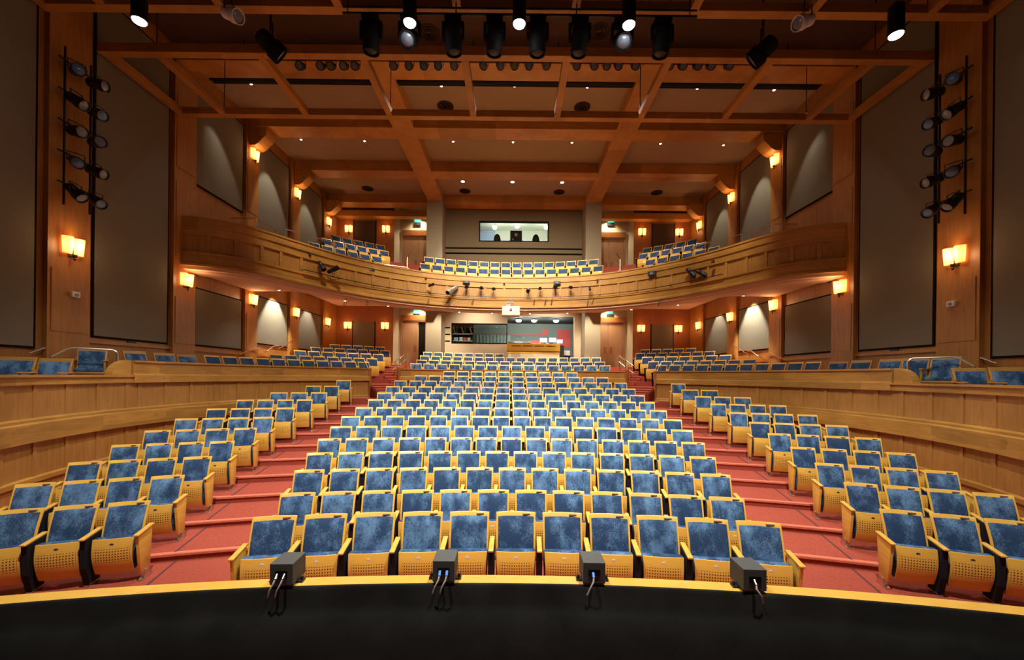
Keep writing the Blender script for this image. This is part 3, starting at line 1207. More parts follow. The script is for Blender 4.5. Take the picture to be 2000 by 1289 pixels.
# ------------------------------------------------------------------ ceiling and beams
ZC, ZB = 9.85 + E, 9.4 + E
m = MB(); m.box(-HX - .3, HX + .3, .4, 24.4, ZC, ZC + .2)
struct('ceiling', m, 'ceiling_tan', 'tan ceiling between the wooden beams')
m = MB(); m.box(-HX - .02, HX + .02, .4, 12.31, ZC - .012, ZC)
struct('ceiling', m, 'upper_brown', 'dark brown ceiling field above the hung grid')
for k, (y0, y1) in enumerate(((8.95, 9.65), (12.3, 13.0), (15.55, 16.25), (18.85, 19.55), (22.3, 23.0))):
    m = MB(); m.box(-10.13, 10.13, y0, y1, ZB + .02, ZC)
    m.box(-10.13, 10.13, y0 - .02, y1 + .02, ZB - .015, ZB + .05)
    o = struct('ceiling_beam', m, 'beam_wood', 'wooden cross beam of the ceiling, %s from the stage' % ORD[k + 1], bevel=.01)
    o['category'] = 'beam'
for sgn in (-1, 1):
    m = MB(); xa, xb = sorted((sgn * 3.84, sgn * 4.64)); m.box(xa, xb, 12.25, 22.05, ZB - .03, ZC)
    o = struct('ceiling_beam', m, 'beam_wood', 'wooden beam running back along the %s side of the ceiling' % SIDE[sgn], bevel=.01)
    o['category'] = 'beam'
    # stepped brackets where the cross beams meet the pilasters
    for k, (y0, y1) in enumerate(((15.60, 16.15), (18.85, 19.35), (22.0, 22.5))):
        m = MB()
        pts = [(10.13, 8.72), (9.92, 8.72), (9.78, 8.80), (9.52, 9.06), (9.46, 9.14), (9.46, 9.38), (10.13, 9.38)]
        m.prism([(sgn * a, b + E) for a, b in pts], 'y', y0, y1)
        o = m.build('bracket', 'beam_wood', bevel=.015)
        tag(o, 'carved wooden bracket under the beam on the %s wall, %s from the stage' % (SIDE[sgn], ORD[k + 1]), 'bracket', 'wooden beam brackets')

# hung grid of thin wooden bars above the front seats
G0, G1 = 7.74 + E, 7.92 + E
t = empty('ceiling_grid', (0, 10.5, G0))
tag(t, 'open hung grid of wooden bars above the front of the stalls', 'ceiling grid')
for y, h in ((12.32, .20), (9.98, .22), (8.72, .19)):
    m = MB(); m.box(-10.12, 10.12, y - .10 - 10.5, y + .10 - 10.5, 0, h)
    m.build('cross_bar', 'beam_wood', t, bevel=.008)
for x in (-10.02, -8.75, -6.25, -3.75, -1.25, 1.25, 3.75, 6.25, 8.75, 10.02):
    m = MB(); m.box(x - .09, x + .09, 10.08 - 10.5, 12.22 - 10.5, 0, .18)
    m.build('long_bar', 'beam_wood', t, bevel=.008)
    m = MB(); m.box(x - .09, x + .09, 5.6 - 10.5, 8.62 - 10.5, 0, .18)
    m.build('long_bar', 'beam_wood', t, bevel=.008)
hang = MB()
for x in (-8.75, -3.75, 3.75, 8.75):
    for y in (12.32, 9.98, 8.72):
        hang.cyl((x, y - 10.5, .15), (x, y - 10.5, ZC - G0 if y != 12.32 else ZB - G0), .012, n=6)
hang.build('hanger_rods', 'black_metal', t)

# ------------------------------------------------------------------ balcony
FR = [(-10.16, 12.54), (-9.7, 12.68), (-9.1, 12.98), (-8.55, 13.5), (-8.2, 14.1), (-7.9, 14.7), (-7.4, 15.6), (-6.75, 16.6), (-6.0, 17.5), (-5.1, 18.3), (-4.0, 19.0), (-2.7, 19.5), (-1.35, 19.77), (0, 19.85)]
FR = FR + [(-x, y) for x, y in FR[-2::-1]]


def smooth_path(pts, sub=3):
    out = []
    n = len(pts)
    for i in range(n - 1):
        p0 = Vector(pts[max(0, i - 1)]); p1 = Vector(pts[i]); p2 = Vector(pts[i + 1]); p3 = Vector(pts[min(n - 1, i + 2)])
        for k in range(sub):
            t = k / sub
            out.append(.5 * ((2 * p1) + (p2 - p0) * t + (2 * p0 - 5 * p1 + 4 * p2 - p3) * t * t + (3 * p1 - p0 - 3 * p2 + p3) * t ** 3))
    out.append(Vector(pts[-1]))
    return out


FP = smooth_path(FR)
FPATH = []
for i, p in enumerate(FP):
    a = FP[max(0, i - 1)]; b = FP[min(len(FP) - 1, i + 1)]
    t = (b - a).normalized()
    nrm = Vector((-t.y, t.x))                   # to the rear
    if i in (0, len(FP) - 1):
        nrm = Vector((0, 1))
    FPATH.append((p.x, p.y, nrm.x, nrm.y))
ZF = E
m = MB()
m.sweep([(-.08, 4.74 + E), (-.08, 4.80 + E), (.16, 4.80 + E), (.16, 4.74 + E)], FPATH)
m.sweep([(-.05, 4.52 + E), (-.05, 4.74 + E), (.13, 4.74 + E), (.13, 4.52 + E)], FPATH)
m.sweep([(-.01, 4.27 + E), (-.01, 4.52 + E), (.13, 4.52 + E), (.13, 4.27 + E)], FPATH)
m.sweep([(.05, 3.70 + E), (.05, 4.27 + E), (.13, 4.27 + E), (.13, 3.70 + E)], FPATH, 1)
m.sweep([(-.07, 3.66 + E), (-.07, 3.73 + E), (.13, 3.76 + E), (.13, 3.66 + E)], FPATH)
m.sweep([(-.03, 3.42 + E), (-.03, 3.66 + E), (.13, 3.66 + E), (.13, 3.42 + E)], FPATH)
m.sweep([(-.09, 3.30 + E), (-.09, 3.36 + E), (-.05, 3.42 + E), (.13, 3.42 + E), (.13, 3.30 + E)], FPATH)
acc = 0
for i in range(1, len(FPATH)):
    acc += (FP[i] - FP[i - 1]).length
    if acc > .58:
        acc = 0
        x, y, nx, ny = FPATH[i]
        c = Vector((x, y, 3.99 + E)); nn = Vector((nx, ny, 0)); tt = Vector((ny, -nx, 0))
        m.obox(c + nn * .028, tt, nn, (0, 0, 1), .05, .022, .28)
o = struct('balcony_fascia', m, ['parapet_wood', 'parapet_panel_wood'], 'curved wooden balcony front with recessed panels')
o['category'] = 'balcony front'
m = MB()
m.sweep([(.12, 3.15 + E), (.12, 3.32 + E), (.80, 3.32 + E), (.80, 3.15 + E)], FPATH)
m.sweep([(.0, 3.20 + E), (.0, 3.30 + E), (.14, 3.30 + E), (.14, 3.17 + E)], FPATH)
o = struct('balcony_soffit_trim', m, 'peach_paint', 'pale curved lip under the balcony front')
o['category'] = 'soffit'
# slab and high soffit: strip from the front line to the walls
m = MB()
vs = []; fs = []
for (x, y, nx, ny) in FPATH:
    xa, ya = x + nx * .13, y + ny * .13
    vs += [(xa, ya, 3.98 + E), (xa, 24.1, 3.98 + E), (xa, ya, 4.10 + E), (xa, 24.1, 4.10 + E)]
n = len(FPATH)
for i in range(n - 1):
    a, b = 4 * i, 4 * (i + 1)
    fs += [(a, b, b + 1, a + 1), (a + 2, a + 3, b + 3, b + 2), (a, a + 2, b + 2, b), (a + 1, b + 1, b + 3, a + 3)]
fs += [(0, 1, 3, 2), (4 * n - 4, 4 * n - 2, 4 * n - 1, 4 * n - 3)]
m.add(vs, fs)
o = struct('balcony_soffit_ceiling', m, 'peach_paint', 'pale underside of the balcony')
o['category'] = 'soffit'
# lower soffit at the balcony ends
for sgn in (-1, 1):
    m = MB()
    poly = [(sgn * abs(x + nx * .1), y + ny * .1) for (x, y, nx, ny) in FPATH if x <= -7.0]
    poly = [(sgn * 10.14, 12.66)] + poly[1:] + [(sgn * 7.6, 15.85), (sgn * 10.14, 15.85)]
    m.prism(poly, 'z', 3.19 + E, 3.34 + E)
    o = struct('balcony_soffit_ceiling', m, 'peach_paint', 'lower flat soffit under the %s end of the balcony' % SIDE[sgn])
    o['category'] = 'soffit'
    # splayed bulkhead beside the booth column
    m = MB()
    m.prism([(sgn * 3.95, 3.45 + E), (sgn * 4.75, 3.45 + E), (sgn * 5.5, 3.97 + E), (sgn * 3.95, 3.97 + E)], 'y', 21.0, 21.94)
    o = struct('soffit_beam', m, 'peach_paint', 'splayed bulkhead above the column on the %s side' % SIDE[sgn])
    o['category'] = 'beam'
# balcony floor tiers
m = MB()
edg = [0, 10.98, 11.88, 40]
zz = B_Z
vs = []; fs = []
path = [(x + nx * .10, y + ny * .10) for (x, y, nx, ny) in FPATH]


def btier(mb, r0, r1, z, zb, front=None):
    n = 60
    A, B = [], []
    for i in range(n + 1):
        a = math.radians(-78 + 156 * i / n)
        s, c = sin(a), cos(a)

        def cl(r):
            if abs(r * s) > 10.2: r = 10.2 / abs(s)
            if PC + r * c > 24.1: r = (24.1 - PC) / c
            return r
        ra, rb = cl(r0), cl(r1)
        A.append((ra * s, PC + ra * c)); B.append((rb * s, PC + rb * c))
    vs = []
    for (x, y), (x2, y2) in zip(A, B):
        vs += [(x, y, zb), (x, y, z), (x2, y2, z), (x2, y2, zb)]
    fs = []
    for i in range(n):
        if max((Vector(A[i]) - Vector(B[i])).length, (Vector(A[i + 1]) - Vector(B[i + 1])).length) < .01:
            continue
        for k in range(4):
            fs.append((i * 4 + k, i * 4 + (k + 1) % 4, (i + 1) * 4 + (k + 1) % 4, (i + 1) * 4 + k))
    mb.add(vs, fs)


for i in range(len(path) - 1):
    (xa, ya), (xb, yb) = path[i], path[i + 1]
    b = len(m.v)
    m.v += [(xa, ya, B_Z[0]), (xb, yb, B_Z[0]), (xb, 24.0, B_Z[0]), (xa, 24.0, B_Z[0])]
    m.f.append((b, b + 1, b + 2, b + 3)); m.m.append(0)
btier(m, 10.93, 11.83, B_Z[1], B_Z[0] - .05)
btier(m, 11.83, 40, B_Z[2], B_Z[0] - .05)
o = struct('balcony_floor', m, 'carpet', 'red carpeted stepped balcony floor')

# ------------------------------------------------------------------ back wall with alcoves, doors, booths
YB = 23.7
for sgn in (-1, 1):
    S = SIDE[sgn]
    m = MB()
    xa, xb = sorted((sgn * 6.93, sgn * 10.25))
    m.box(xa, xb, YB, YB + .6, 2.5, ZC)
    struct('wall_back', m, 'red_wood', 'red-brown wooden back wall bay on the %s side' % S)
    # fabric field in each storey
    for z0, z1, up in ((1.0, 3.05, 'lower'), (6.2, 8.9, 'upper')):
        t = empty('acoustic_panel', (sgn * 8.62, YB, z0 + E))
        tag(t, 'dark fabric panel between two sconces on the %s back wall, %s level' % (S, up), 'acoustic panel', 'fabric acoustic panels')
        mm = MB(); mm.box(-.62, .62, -.04, 0, 0, z1 - z0); mm.build('fabric_field', 'acoustic_fabric' if up == 'lower' else 'dark_fabric', t)
        mm = MB()
        for a, b in ((-.66, -.62), (.62, .66)):
            mm.box(a, b, -.05, 0, -.04, z1 - z0 + .04)
        mm.build('reveal_frame', 'dark_reveal', t)
    # alcove: back, side cheek
    m = MB()
    xa, xb = sorted((sgn * 4.6, sgn * 6.95))
    m.box(xa, xb, 24.3, 24.5, 2.5, ZC)
    struct('wall_back', m, 'cream_paint', 'cream wall above the doors of the %s alcove' % S)
    m = MB()
    m.prism([(sgn * 6.93, YB), (sgn * 6.75, 24.3), (sgn * 6.93, 24.3)], 'z', 2.5, ZC)
    struct('trim_3' if sgn < 0 else 'trim_4', m, 'cream_paint', 'slanted cheek of the %s alcove' % S)
    # column
    m = MB(); xa, xb = sorted((sgn * 3.85, sgn * 4.70)); m.box(xa, xb, 21.95, 24.4, 2.3, ZC)
    o = struct('wall_column', m, 'dimmed_cream', 'tall cream column, darkened for dim light, on the %s side of the control booths' % S, bevel=.02)
    o['category'] = 'column'
    # cross beam of the side bay above the upper sconces
    m = MB(); xa, xb = sorted((sgn * 4.7, sgn * 10.13)); m.box(xa, xb, 23.25, 23.7, 9.02 + E, 9.35 + E)
    o = struct('ceiling_beam', m, 'beam_wood', 'wooden beam above the upper sconces on the %s back wall' % S)
    o['category'] = 'beam'
    # doors, lower and upper
    for dz0, dz1, up, nm in ((P_Z[4], 3.16 + E, 'lower', 1), (B_Z[2], 8.18 + E, 'upper', 2)):
        t = empty('door_%d' % (nm + (0 if sgn < 0 else 2)), (sgn * 5.62, 24.3, dz0))
        t['kind'] = 'structure'; t['category'] = 'door'
        t['label'] = 'double wooden door in the %s alcove on the %s side' % (up, S)
        h = dz1 - dz0
        openleaf = (sgn < 0 and up == 'lower')
        mm = MB()
        mm.box(-.98, -.9, -.10, 0, 0, h + .08); mm.box(.9, .98, -.10, 0, 0, h + .08); mm.box(-.9, .9, -.10, 0, h, h + .08)
        mm.build('door_frame', 'door_wood', t)
        mm = MB(); mm.box(-.98, .98, -.14, 0, h + .08, h + .38); mm.build('header', 'red_wood', t)
        for q in (-1, 1):
            if openleaf and q > 0:
                mm = MB(); mm.box(.02, .9, -.012, 0, 0, h); mm.build('dark_doorway', 'dark_reveal', t)
                mm = MB(); mm.box(.84, .89, -.95, -.05, 0.02, h - .02); d = mm.build('door_leaf', 'door_wood', t)
                continue
            mm = MB(); a, b = sorted((q * .01, q * .89)); mm.box(a, b, -.07, -.02, .02, h - .01)
            d = mm.build('door_leaf', 'door_wood', t, bevel=.006)
            mm = MB(); a, b = sorted((q * .08, q * .26)); mm.box(a, b, -.085, -.07, .85, 1.25); mm.build('push_plate', 'red_wood', d)
    # exit signs
    for z, up in ((7.0 + 1.62 + .02, 'upper'), (3.50, 'lower')):
        y = 24.22
        v = 735 - (433 if up == 'upper' else 612) - (2 if sgn < 0 else -1.5)
        t = empty('exit_sign', (sgn * 5.72, 24.3, v * 24.2 / F + E))
        tag(t, 'green lit exit sign above the %s door on the %s side' % (up, S), 'exit sign', 'exit signs above the doors')
        mm = MB(); mm.box(-.19, .19, -.09, 0, -.22, -.02); mm.build('battery_box', 'matt_black', t, bevel=.01)
        mm = MB(); mm.box(-.17, .17, -.07, 0, 0.0, .20); pl = mm.build('sign_plate', 'exit_green', t, bevel=.008)
        mm = MB()
        W_, H_, T_ = .050, .11, .013
        for ci, ch in enumerate('EXIT'):
            x0 = -.143 + ci * .074
            if ch == 'E':
                mm.box(x0, x0 + T_, -.076, -.070, .045, .045 + H_)
                for zz_ in (.045, .045 + H_ / 2 - T_ / 2, .045 + H_ - T_):
                    mm.box(x0 + T_, x0 + W_, -.076, -.070, zz_, zz_ + T_)
            elif ch == 'X':
                for q_ in (-1, 1):
                    dx_, dz_ = W_ / 2, H_ / 2
                    L_ = math.hypot(dx_, dz_)
                    mm.obox((x0 + W_ / 2, -.073 - .0005 * q_, .045 + H_ / 2), (dz_ / L_, 0, -q_ * dx_ / L_), (0, 1, 0), (q_ * dx_ / L_, 0, dz_ / L_), T_ / 2, .003, L_)
            elif ch == 'I':
                mm.box(x0 + W_ / 2 - T_ / 2, x0 + W_ / 2 + T_ / 2, -.076, -.070, .045, .045 + H_)
            else:
                mm.box(x0 + W_ / 2 - T_ / 2, x0 + W_ / 2 + T_ / 2, -.076, -.070, .045, .045 + H_)
                mm.box(x0, x0 + W_, -.077, -.070, .045 + H_ - T_, .045 + H_)
        mm.build('lettering', 'paper_white', t)
        lamp('alcove_light', 'SPOT', (sgn * 5.5, 23.9, (3.93 if up == 'lower' else 9.3) + E), 140 if up == 'lower' else 140, (1, .85, .55), (sgn * 5.6, 24.3, (3.0 if up == 'lower' else 7.6) + E), .04, 120, .8)

YW = 23.2
# booth wall between the columns, with its three openings
m = MB()
X = 3.86


def wall_with_holes(mb, x0, x1, z0, z1, holes, y0, y1):
    xs = sorted({x0, x1} | {h[0] for h in holes} | {h[1] for h in holes})
    zs = sorted({z0, z1} | {h[2] for h in holes} | {h[3] for h in holes})
    for a, b in zip(xs, xs[1:]):
        for c, d in zip(zs, zs[1:]):
            cx, cz = (a + b) / 2, (c + d) / 2
            if any(h[0] < cx < h[1] and h[2] < cz < h[3] for h in holes):
                continue
            mb.box(a, b, y0, y1, c, d)


W1 = (-3.48, -.32, 1.83 + E, 2.98 + E)
W2 = (-.32, 3.46, P_Z[3] + .02, 3.42 + E)
wall_with_holes(m, -X, X, 2.4, 4.0 + E, [W1, W2], YW, YW + .18)
struct('wall_back', m, 'cream_paint', 'cream wall around the lower control booth')
m = MB()
W3 = (-1.98, 1.96, 7.62 + E, 8.78 + E)
wall_with_holes(m, -X, X, 4.0 + E, ZC, [W3], YW, YW + .18)
# stepped ledges low on the upper wall
m.box(-X, X, YW - .10, YW, 6.0 + E, 6.86 + E)
m.box(-X, X, YW - .06, YW, 6.90 + E, 7.18 + E)
struct('wall_back', m, 'taupe_paint', 'taupe wall around the upper projection window')
m = MB()
for z in (6.93, 7.22):
    m.box(-X, X, YW - .13, YW, z - .02 + E - .02, z + .02 + E)
struct('trim_5', m, 'dark_reveal', 'two dark grooves below the projection window')
m = MB()
for z in (1.98, 2.36, 2.74):
    m.box(-3.84, -3.56, YW - .01, YW + .02, z - .06 + E, z + .01 + E)
struct('trim_6', m, 'dark_reveal', 'three dark slots beside the lower booth window')

for nm, w, lab in (('window_1', W1, 'dark control booth window behind the centre seats'), ('window_2', W3, 'bright projection booth window above the balcony')):
    t = empty(nm, ((w[0] + w[1]) / 2, YW, w[2]))
    t['kind'] = 'structure'; t['category'] = 'window'; t['label'] = lab
    hw = (w[1] - w[0]) / 2; h = w[3] - w[2]
    mm = MB(); g = .05
    mm.box(-hw, -hw + g, -.02, .18, 0, h); mm.box(hw - g, hw, -.02, .18, 0, h); mm.box(-hw, hw, -.02, .18, 0, g); mm.box(-hw, hw, -.02, .18, h - g, h)
    mm.build('window_frame', 'dark_reveal', t)
    mm = MB(); mm.box(-hw + g, hw - g, .08, .09, g, h - g); mm.build('pane', 'window_glass', t)

# lower booth interior
BI = 26.6
m = MB()
m.box(-3.9, 3.9, BI, BI + .1, 2.4, 4.0 + E)
struct('wall_back', m, 'booth_grey', 'grey green rear wall inside the lower booth')
m = MB(); m.box(-4.0, -3.9, YW + .18, BI, 2.4, 4.0 + E); m.box(3.9, 4.0, YW + .18, BI, 2.4, 4.0 + E)
struct('wall_booth', m, 'booth_dark', 'dark side walls of the lower booth')
m = MB(); m.box(-4, 4, YW + .18, BI, 3.43 + E, 3.6 + E)
struct('ceiling', m, 'booth_dark', 'dark ceiling of the lower booth')
m = MB(); m.box(-4, 4, YW - .5, BI, 2.6, P_Z[3] + .01)
struct('floor', m, 'booth_dark', 'dark floor of the lower booth')
# red dado line and red patches
m = MB(); m.box(-2.6, 1.9, BI - .015, BI, 2.72 + E, 2.78 + E); m.box(1.9, 2.25, BI - .015, BI, 2.72 + E, 3.1 + E)
struct('trim_7', m, 'red_paint', 'red stripe on the booth wall')
m = MB(); m.box(2.9, 3.75, BI - .03, BI - .002, 1.9 + E, 3.05 + E)
tag(m.build('red_board', 'red_paint'), 'red board on the right of the lower booth wall', 'board')
m = MB(); m.box(1.05, 2.0, BI - .6, BI - .5, 1.3 + E, 2.28 + E)
tag(m.build('red_screen', 'red_paint'), 'low red partition panel behind the sound desk', 'partition')
# shelf unit behind the window
t = empty('shelf_unit', (-2.95, 24.2, P_Z[3]))
tag(t, 'open shelf unit full of gear behind the booth window', 'shelf')
mm = MB()
for x in (-.62, .62):
    mm.box(x - .02, x + .02, -.2, .2, 0, 2.75)
mm.box(-.6, .6, .18, .2, 0, 2.75)
mm.build('frame', 'booth_dark', t)
for z in (1.32, 1.72, 2.14, 2.72):
    mm = MB(); mm.box(-.6, .6, -.2, .18, z, z + .03); mm.build('shelf_board', 'paper_white' if z in (1.72, 2.14) else 'booth_dark', t)
items = [(-.40, 1.75, .24, .20, 'booth_blue', 'pale blue box on the middle shelf'), (-.10, 1.75, .20, .22, 'paper_white', 'white box on the middle shelf'),
         (.13, 1.75, .18, .20, 'red_paint', 'pinkish red box on the middle shelf'), (.36, 1.75, .16, .19, 'projector_body', 'tan box on the middle shelf'),
         (-.35, 1.35, .20, .15, 'booth_grey', 'grey green box on the low shelf'), (-.05, 1.35, .18, .24, 'projector_body', 'tan bag on the low shelf'),
         (.30, 1.35, .28, .28, 'matt_black', 'black case on the low shelf')]
for x, z, w, h, mm_, lab in items:
    mm = MB(); mm.box(x - w / 2 - 2.95, x + w / 2 - 2.95, 24.05, 24.3, P_Z[3] + z + .002, P_Z[3] + z + h)
    tag(mm.build('storage_box', mm_, bevel=.015), lab, 'box', 'things on the booth shelves')
for k in range(7):
    x = -3.45 + .16 * k
    mm = MB()
    le = .14 + .05 * ((k * 7) % 3)
    mm.obox((x, 24.12, P_Z[3] + 2.17 + .20), (cos(.28 * (k % 3 - 1)), 0, -sin(.28 * (k % 3 - 1))), (0, 1, 0), (sin(.28 * (k % 3 - 1)), 0, cos(.28 * (k % 3 - 1))), .03, .13, .185)
    tag(mm.build('binder', ('paper_white', 'booth_grey', 'booth_dark')[k % 3], bevel=.006), 'binder leaning on the top booth shelf, %s from the left' % ORD[k + 1], 'binder', 'binders on the booth shelf')
# grey curtain behind the booth window
mm = MB(); vs = []
N = 60
for i in range(N + 1):
    x = -2.45 + 2.3 * i / N
    y = 25.9 + .022 * sin(i * 1.1)
    vs += [(x, y, P_Z[3] + .5), (x, y, 2.60 + E)]
mm.add(vs, [(2 * i, 2 * i + 2, 2 * i + 3, 2 * i + 1) for i in range(N)])
o = mm.build('curtain', 'booth_grey', smooth=True)
tag(o, 'grey green pleated curtain inside the lower booth', 'curtain')
sm = o.modifiers.new('s', 'SOLIDIFY'); sm.thickness = .01
# booth lights
for k, x in enumerate((.33, 1.25, 2.55)):
    t = empty('booth_lamp', (x, 24.3, 3.43 + E))
    tag(t, 'bright round lamp under the lower booth ceiling, %s from the left' % ORD[k + 1], 'lamp', 'lamps in the lower booth')
    mm = MB(); mm.cyl((0, 0, 0), (0, 0, -.04), .03, n=8); mm.build('stem', 'black_metal', t)
    mm = MB(); mm.lathe([(.03, -.03), (.17, -.05), (.18, -.08)], (0, 0, 0), n=18); mm.build('reflector', 'black_metal', t)
    mm = MB(); mm.lathe([(.17, -.082), (.15, -.15), (.08, -.20), (.005, -.215)], (0, 0, 0), n=18); mm.build('bulb', 'booth_glow', t, smooth=True)
    lamp('booth_light', 'POINT', (x, 24.3, 3.0 + E), 60, (1, .96, .85), size=.12, parent=None)
# sound desk in front of the booth opening
t = empty('control_desk', (1.13, 22.35, P_Z[3]))
tag(t, 'wood-fronted sound desk standing at the open booth', 'desk')
zd = 1.80 + E - P_Z[3]
mm = MB(); mm.box(-1.42, 1.42, 0, .75, 0, zd - .55); mm.build('cabinet', 'cream_paint', t)
mm = MB(); mm.box(-1.45, 1.45, -.04, .78, zd - .42, zd); mm.box(-1.43, 1.43, -.01, .76, zd - .56, zd - .42); mm.build('wooden_front', 'honey_wood', t, bevel=.012)
for x in (-.95, -.32, .32, .95):
    mm = MB(); mm.box(x - .26, x + .26, -.047, -.04, zd - .15, zd - .12); mm.build('slot', 'dark_reveal', t)
zd = 1.80 + E
mm = MB(); mm.prism([(22.45, zd + .002), (23.0, zd + .002), (23.0, zd + .16), (22.5, zd + .06)], 'x', -.25, .98)
tag(mm.build('mixing_console', 'black_metal', bevel=.01), 'low black mixing console on the desk', 'mixing console')
t = empty('desk_lamp', (.32, 22.8, zd + .14))
tag(t, 'small grey desk lamp above the black console', 'desk lamp')
mm = MB(); mm.cyl((0, 0, 0), (0, 0, .02), .06); mm.build('base', 'grey_metal', t)
mm = MB(); mm.tube([(0, 0, .02), (-.05, 0, .22), (.12, 0, .30), (.25, 0, .25)], .012, 6); mm.build('arm', 'grey_metal', t)
mm = MB(); mm.lathe([(.02, 0), (.06, -.06)], (.25, 0, .26), n=12); mm.build('lamp_shade', 'grey_metal', t)
MON = [(1.72, 22.95, .44, .26, 'first'), (2.22, 22.9, .42, .27, 'second'), (2.70, 23.62, .36, .24, 'third')]
for x, y, w, h, nn in MON:
    t = empty('monitor', (x, y, zd if y < 23.1 else zd))
    tag(t, 'lit computer monitor on the sound desk, %s from the left' % nn, 'monitor', 'monitors on the sound desk')
    mm = MB(); mm.box(-.10, .10, -.05, .10, 0, .015); mm.box(-.02, .02, .02, .04, .01, .18); mm.build('stand', 'black_metal', t)
    mm = MB(); mm.box(-w / 2, w / 2, 0, .03, .12, .12 + h); mm.build('casing', 'black_metal', t, bevel=.006)
    mm = MB(); mm.box(-w / 2 + .015, w / 2 - .015, -.004, 0, .135, .105 + h); mm.build('screen', 'screen_glow', t)
m = MB(); m.box(2.46, 2.94, 23.48, 23.86, P_Z[3] + .012, zd); tag(m.build('side_table', 'booth_dark'), 'narrow dark table beside the sound desk', 'table')
for k, (x, z0, h, mm_) in enumerate(((3.15, 0, .5, 'booth_grey'), (3.2, .52, .4, 'matt_black'), (3.15, .93, .3, 'paper_white'))):
    mm = MB(); mm.box(x - .16, x + .2, 24.0, 24.4, P_Z[3] + .012 + z0, P_Z[3] + z0 + h)
    tag(mm.build('equipment_case', mm_, bevel=.02), '%s equipment case stacked at the right side of the lower booth' % ('bottom grey', 'middle black', 'top white')[k], 'case', 'cases stacked in the lower booth')
mm = MB()
for k in range(26):
    x = 1.45 + random.random() * .7; y = 22.5 + random.random() * .2
    mm.obox((x, y, zd + .03), (1, 0, 0), (0, 1, 0), (0, 0, 1), .02 + .03 * random.random(), .03, .028, k % 2)
tag(mm.build('desk_clutter', ['paper_white', 'black_metal']), 'small papers and controls strewn on the sound desk', 'clutter', kind='stuff')

# upper booth interior
m = MB(); m.box(-3.2, 3.2, 26.0, 26.1, 6.8 + E, 9.3 + E)
struct('wall_back', m, 'booth_cream', 'pale rear wall inside the projection booth')
m = MB(); m.box(-3.3, -3.2, YW + .18, 26.0, 6.8 + E, 9.3 + E); m.box(3.2, 3.3, YW + .18, 26.0, 6.8 + E, 9.3 + E)
struct('wall_booth', m, 'booth_cream', 'pale side walls of the projection booth')
m = MB(); m.box(-3.3, 3.3, YW + .18, 26.1, 9.25 + E, 9.35 + E)
struct('ceiling', m, 'booth_cream', 'pale ceiling of the projection booth')
m = MB(); m.box(-3.3, 3.3, YW + .18, 26.1, 6.75 + E, 6.82 + E)
struct('floor', m, 'booth_grey', 'floor of the projection booth')
m = MB(); m.box(-2.2, -1.2, 25.93, 25.99, 8.0 + E, 9.2 + E); tag(m.build('notice_board', 'booth_blue'), 'pale blue board on the left of the projection booth wall', 'board')
m = MB(); m.box(-3.0, 3.0, 25.2, 25.9, 7.75 + E, 7.8 + E); m.box(-3.0, 3.0, 25.8, 25.9, 6.83 + E, 7.75 + E)
tag(m.build('workbench', 'booth_grey'), 'grey work counter along the rear of the projection booth', 'counter')
t = empty('projector', (.12, 23.9, 6.82 + E))
tag(t, 'large dark film projector in the middle of the upper booth window', 'projector')
mm = MB(); mm.box(-.42, .42, -.2, .5, 0, 1.05); mm.build('cabinet', 'booth_dark', t, bevel=.03)
mm = MB(); mm.box(-.33, .33, -.1, .4, 1.06, 1.66); mm.build('body', 'matt_black', t, bevel=.04)
mm = MB(); mm.cyl((0, -.1, 1.35), (0, -.28, 1.35), .09, n=16); mm.build('lens', 'lens_grey', t)
mm = MB()
for x in (-.34, .34):
    mm.cyl((x, 0, 1.0), (x, 0, 1.68), .02, n=8)
mm.cyl((-.34, 0, 1.66), (.34, 0, 1.66), .02, n=8)
mm.build('frame', 'grey_metal', t)
for k, x in enumerate((-.98, 1.28)):
    t = empty('office_chair', (x, 23.95, 6.82 + E), .2 - .4 * k)
    tag(t, 'black office chair at the %s of the upper booth window' % ('left' if k == 0 else 'right'), 'chair', 'office chairs in the upper booth')
    mm = MB()
    pts = []
    for i in range(13):
        a = PI * i / 12
        pts.append((.21 * cos(a), 1.12 + .38 * sin(a)))
    mm.prism([(-.20, .62), (.20, .62)] + pts, 'y', -.03, .05)
    mm.build('backrest', 'matt_black', t, bevel=.02, smooth=True)
    mm = MB(); mm.box(-.24, .24, -.02 + .05, .5, .46, .55); mm.build('seat', 'matt_black', t, bevel=.03)
    mm = MB(); mm.cyl((0, .25, .05), (0, .25, .46), .03); mm.build('post', 'grey_metal', t)
    mm = MB()
    for i in range(5):
        a = 2 * PI * i / 5
        mm.cyl((0, .25, .07), (.27 * cos(a), .25 + .27 * sin(a), .03), .02, n=6)
    mm.build('base', 'black_metal', t)
for k, (x, zz_) in enumerate(((-1.15, 8.62), (.18, 8.70), (1.92, 8.66))):
    t = empty('booth_lamp', (x, 24.4, 9.25 + E))
    tag(t, 'bright lamp under the upper booth ceiling, %s from the left' % ORD[k + 1], 'lamp', 'lamps in the upper booth')
    d = zz_ + .3 - 9.25
    mm = MB(); mm.cyl((0, 0, 0), (0, 0, d), .012, n=6); mm.build('stem', 'black_metal', t)
    mm = MB(); mm.lathe([(.02, d + .02), (.13, d), (.12, d - .12), (.03, d - .18)], (0, 0, 0), n=18); mm.build('bulb', 'booth_glow', t, smooth=True)
    lamp('booth_light', 'POINT', (x * .9, 24.6, 8.5 + E), 16, (1, .97, .86), size=.12)

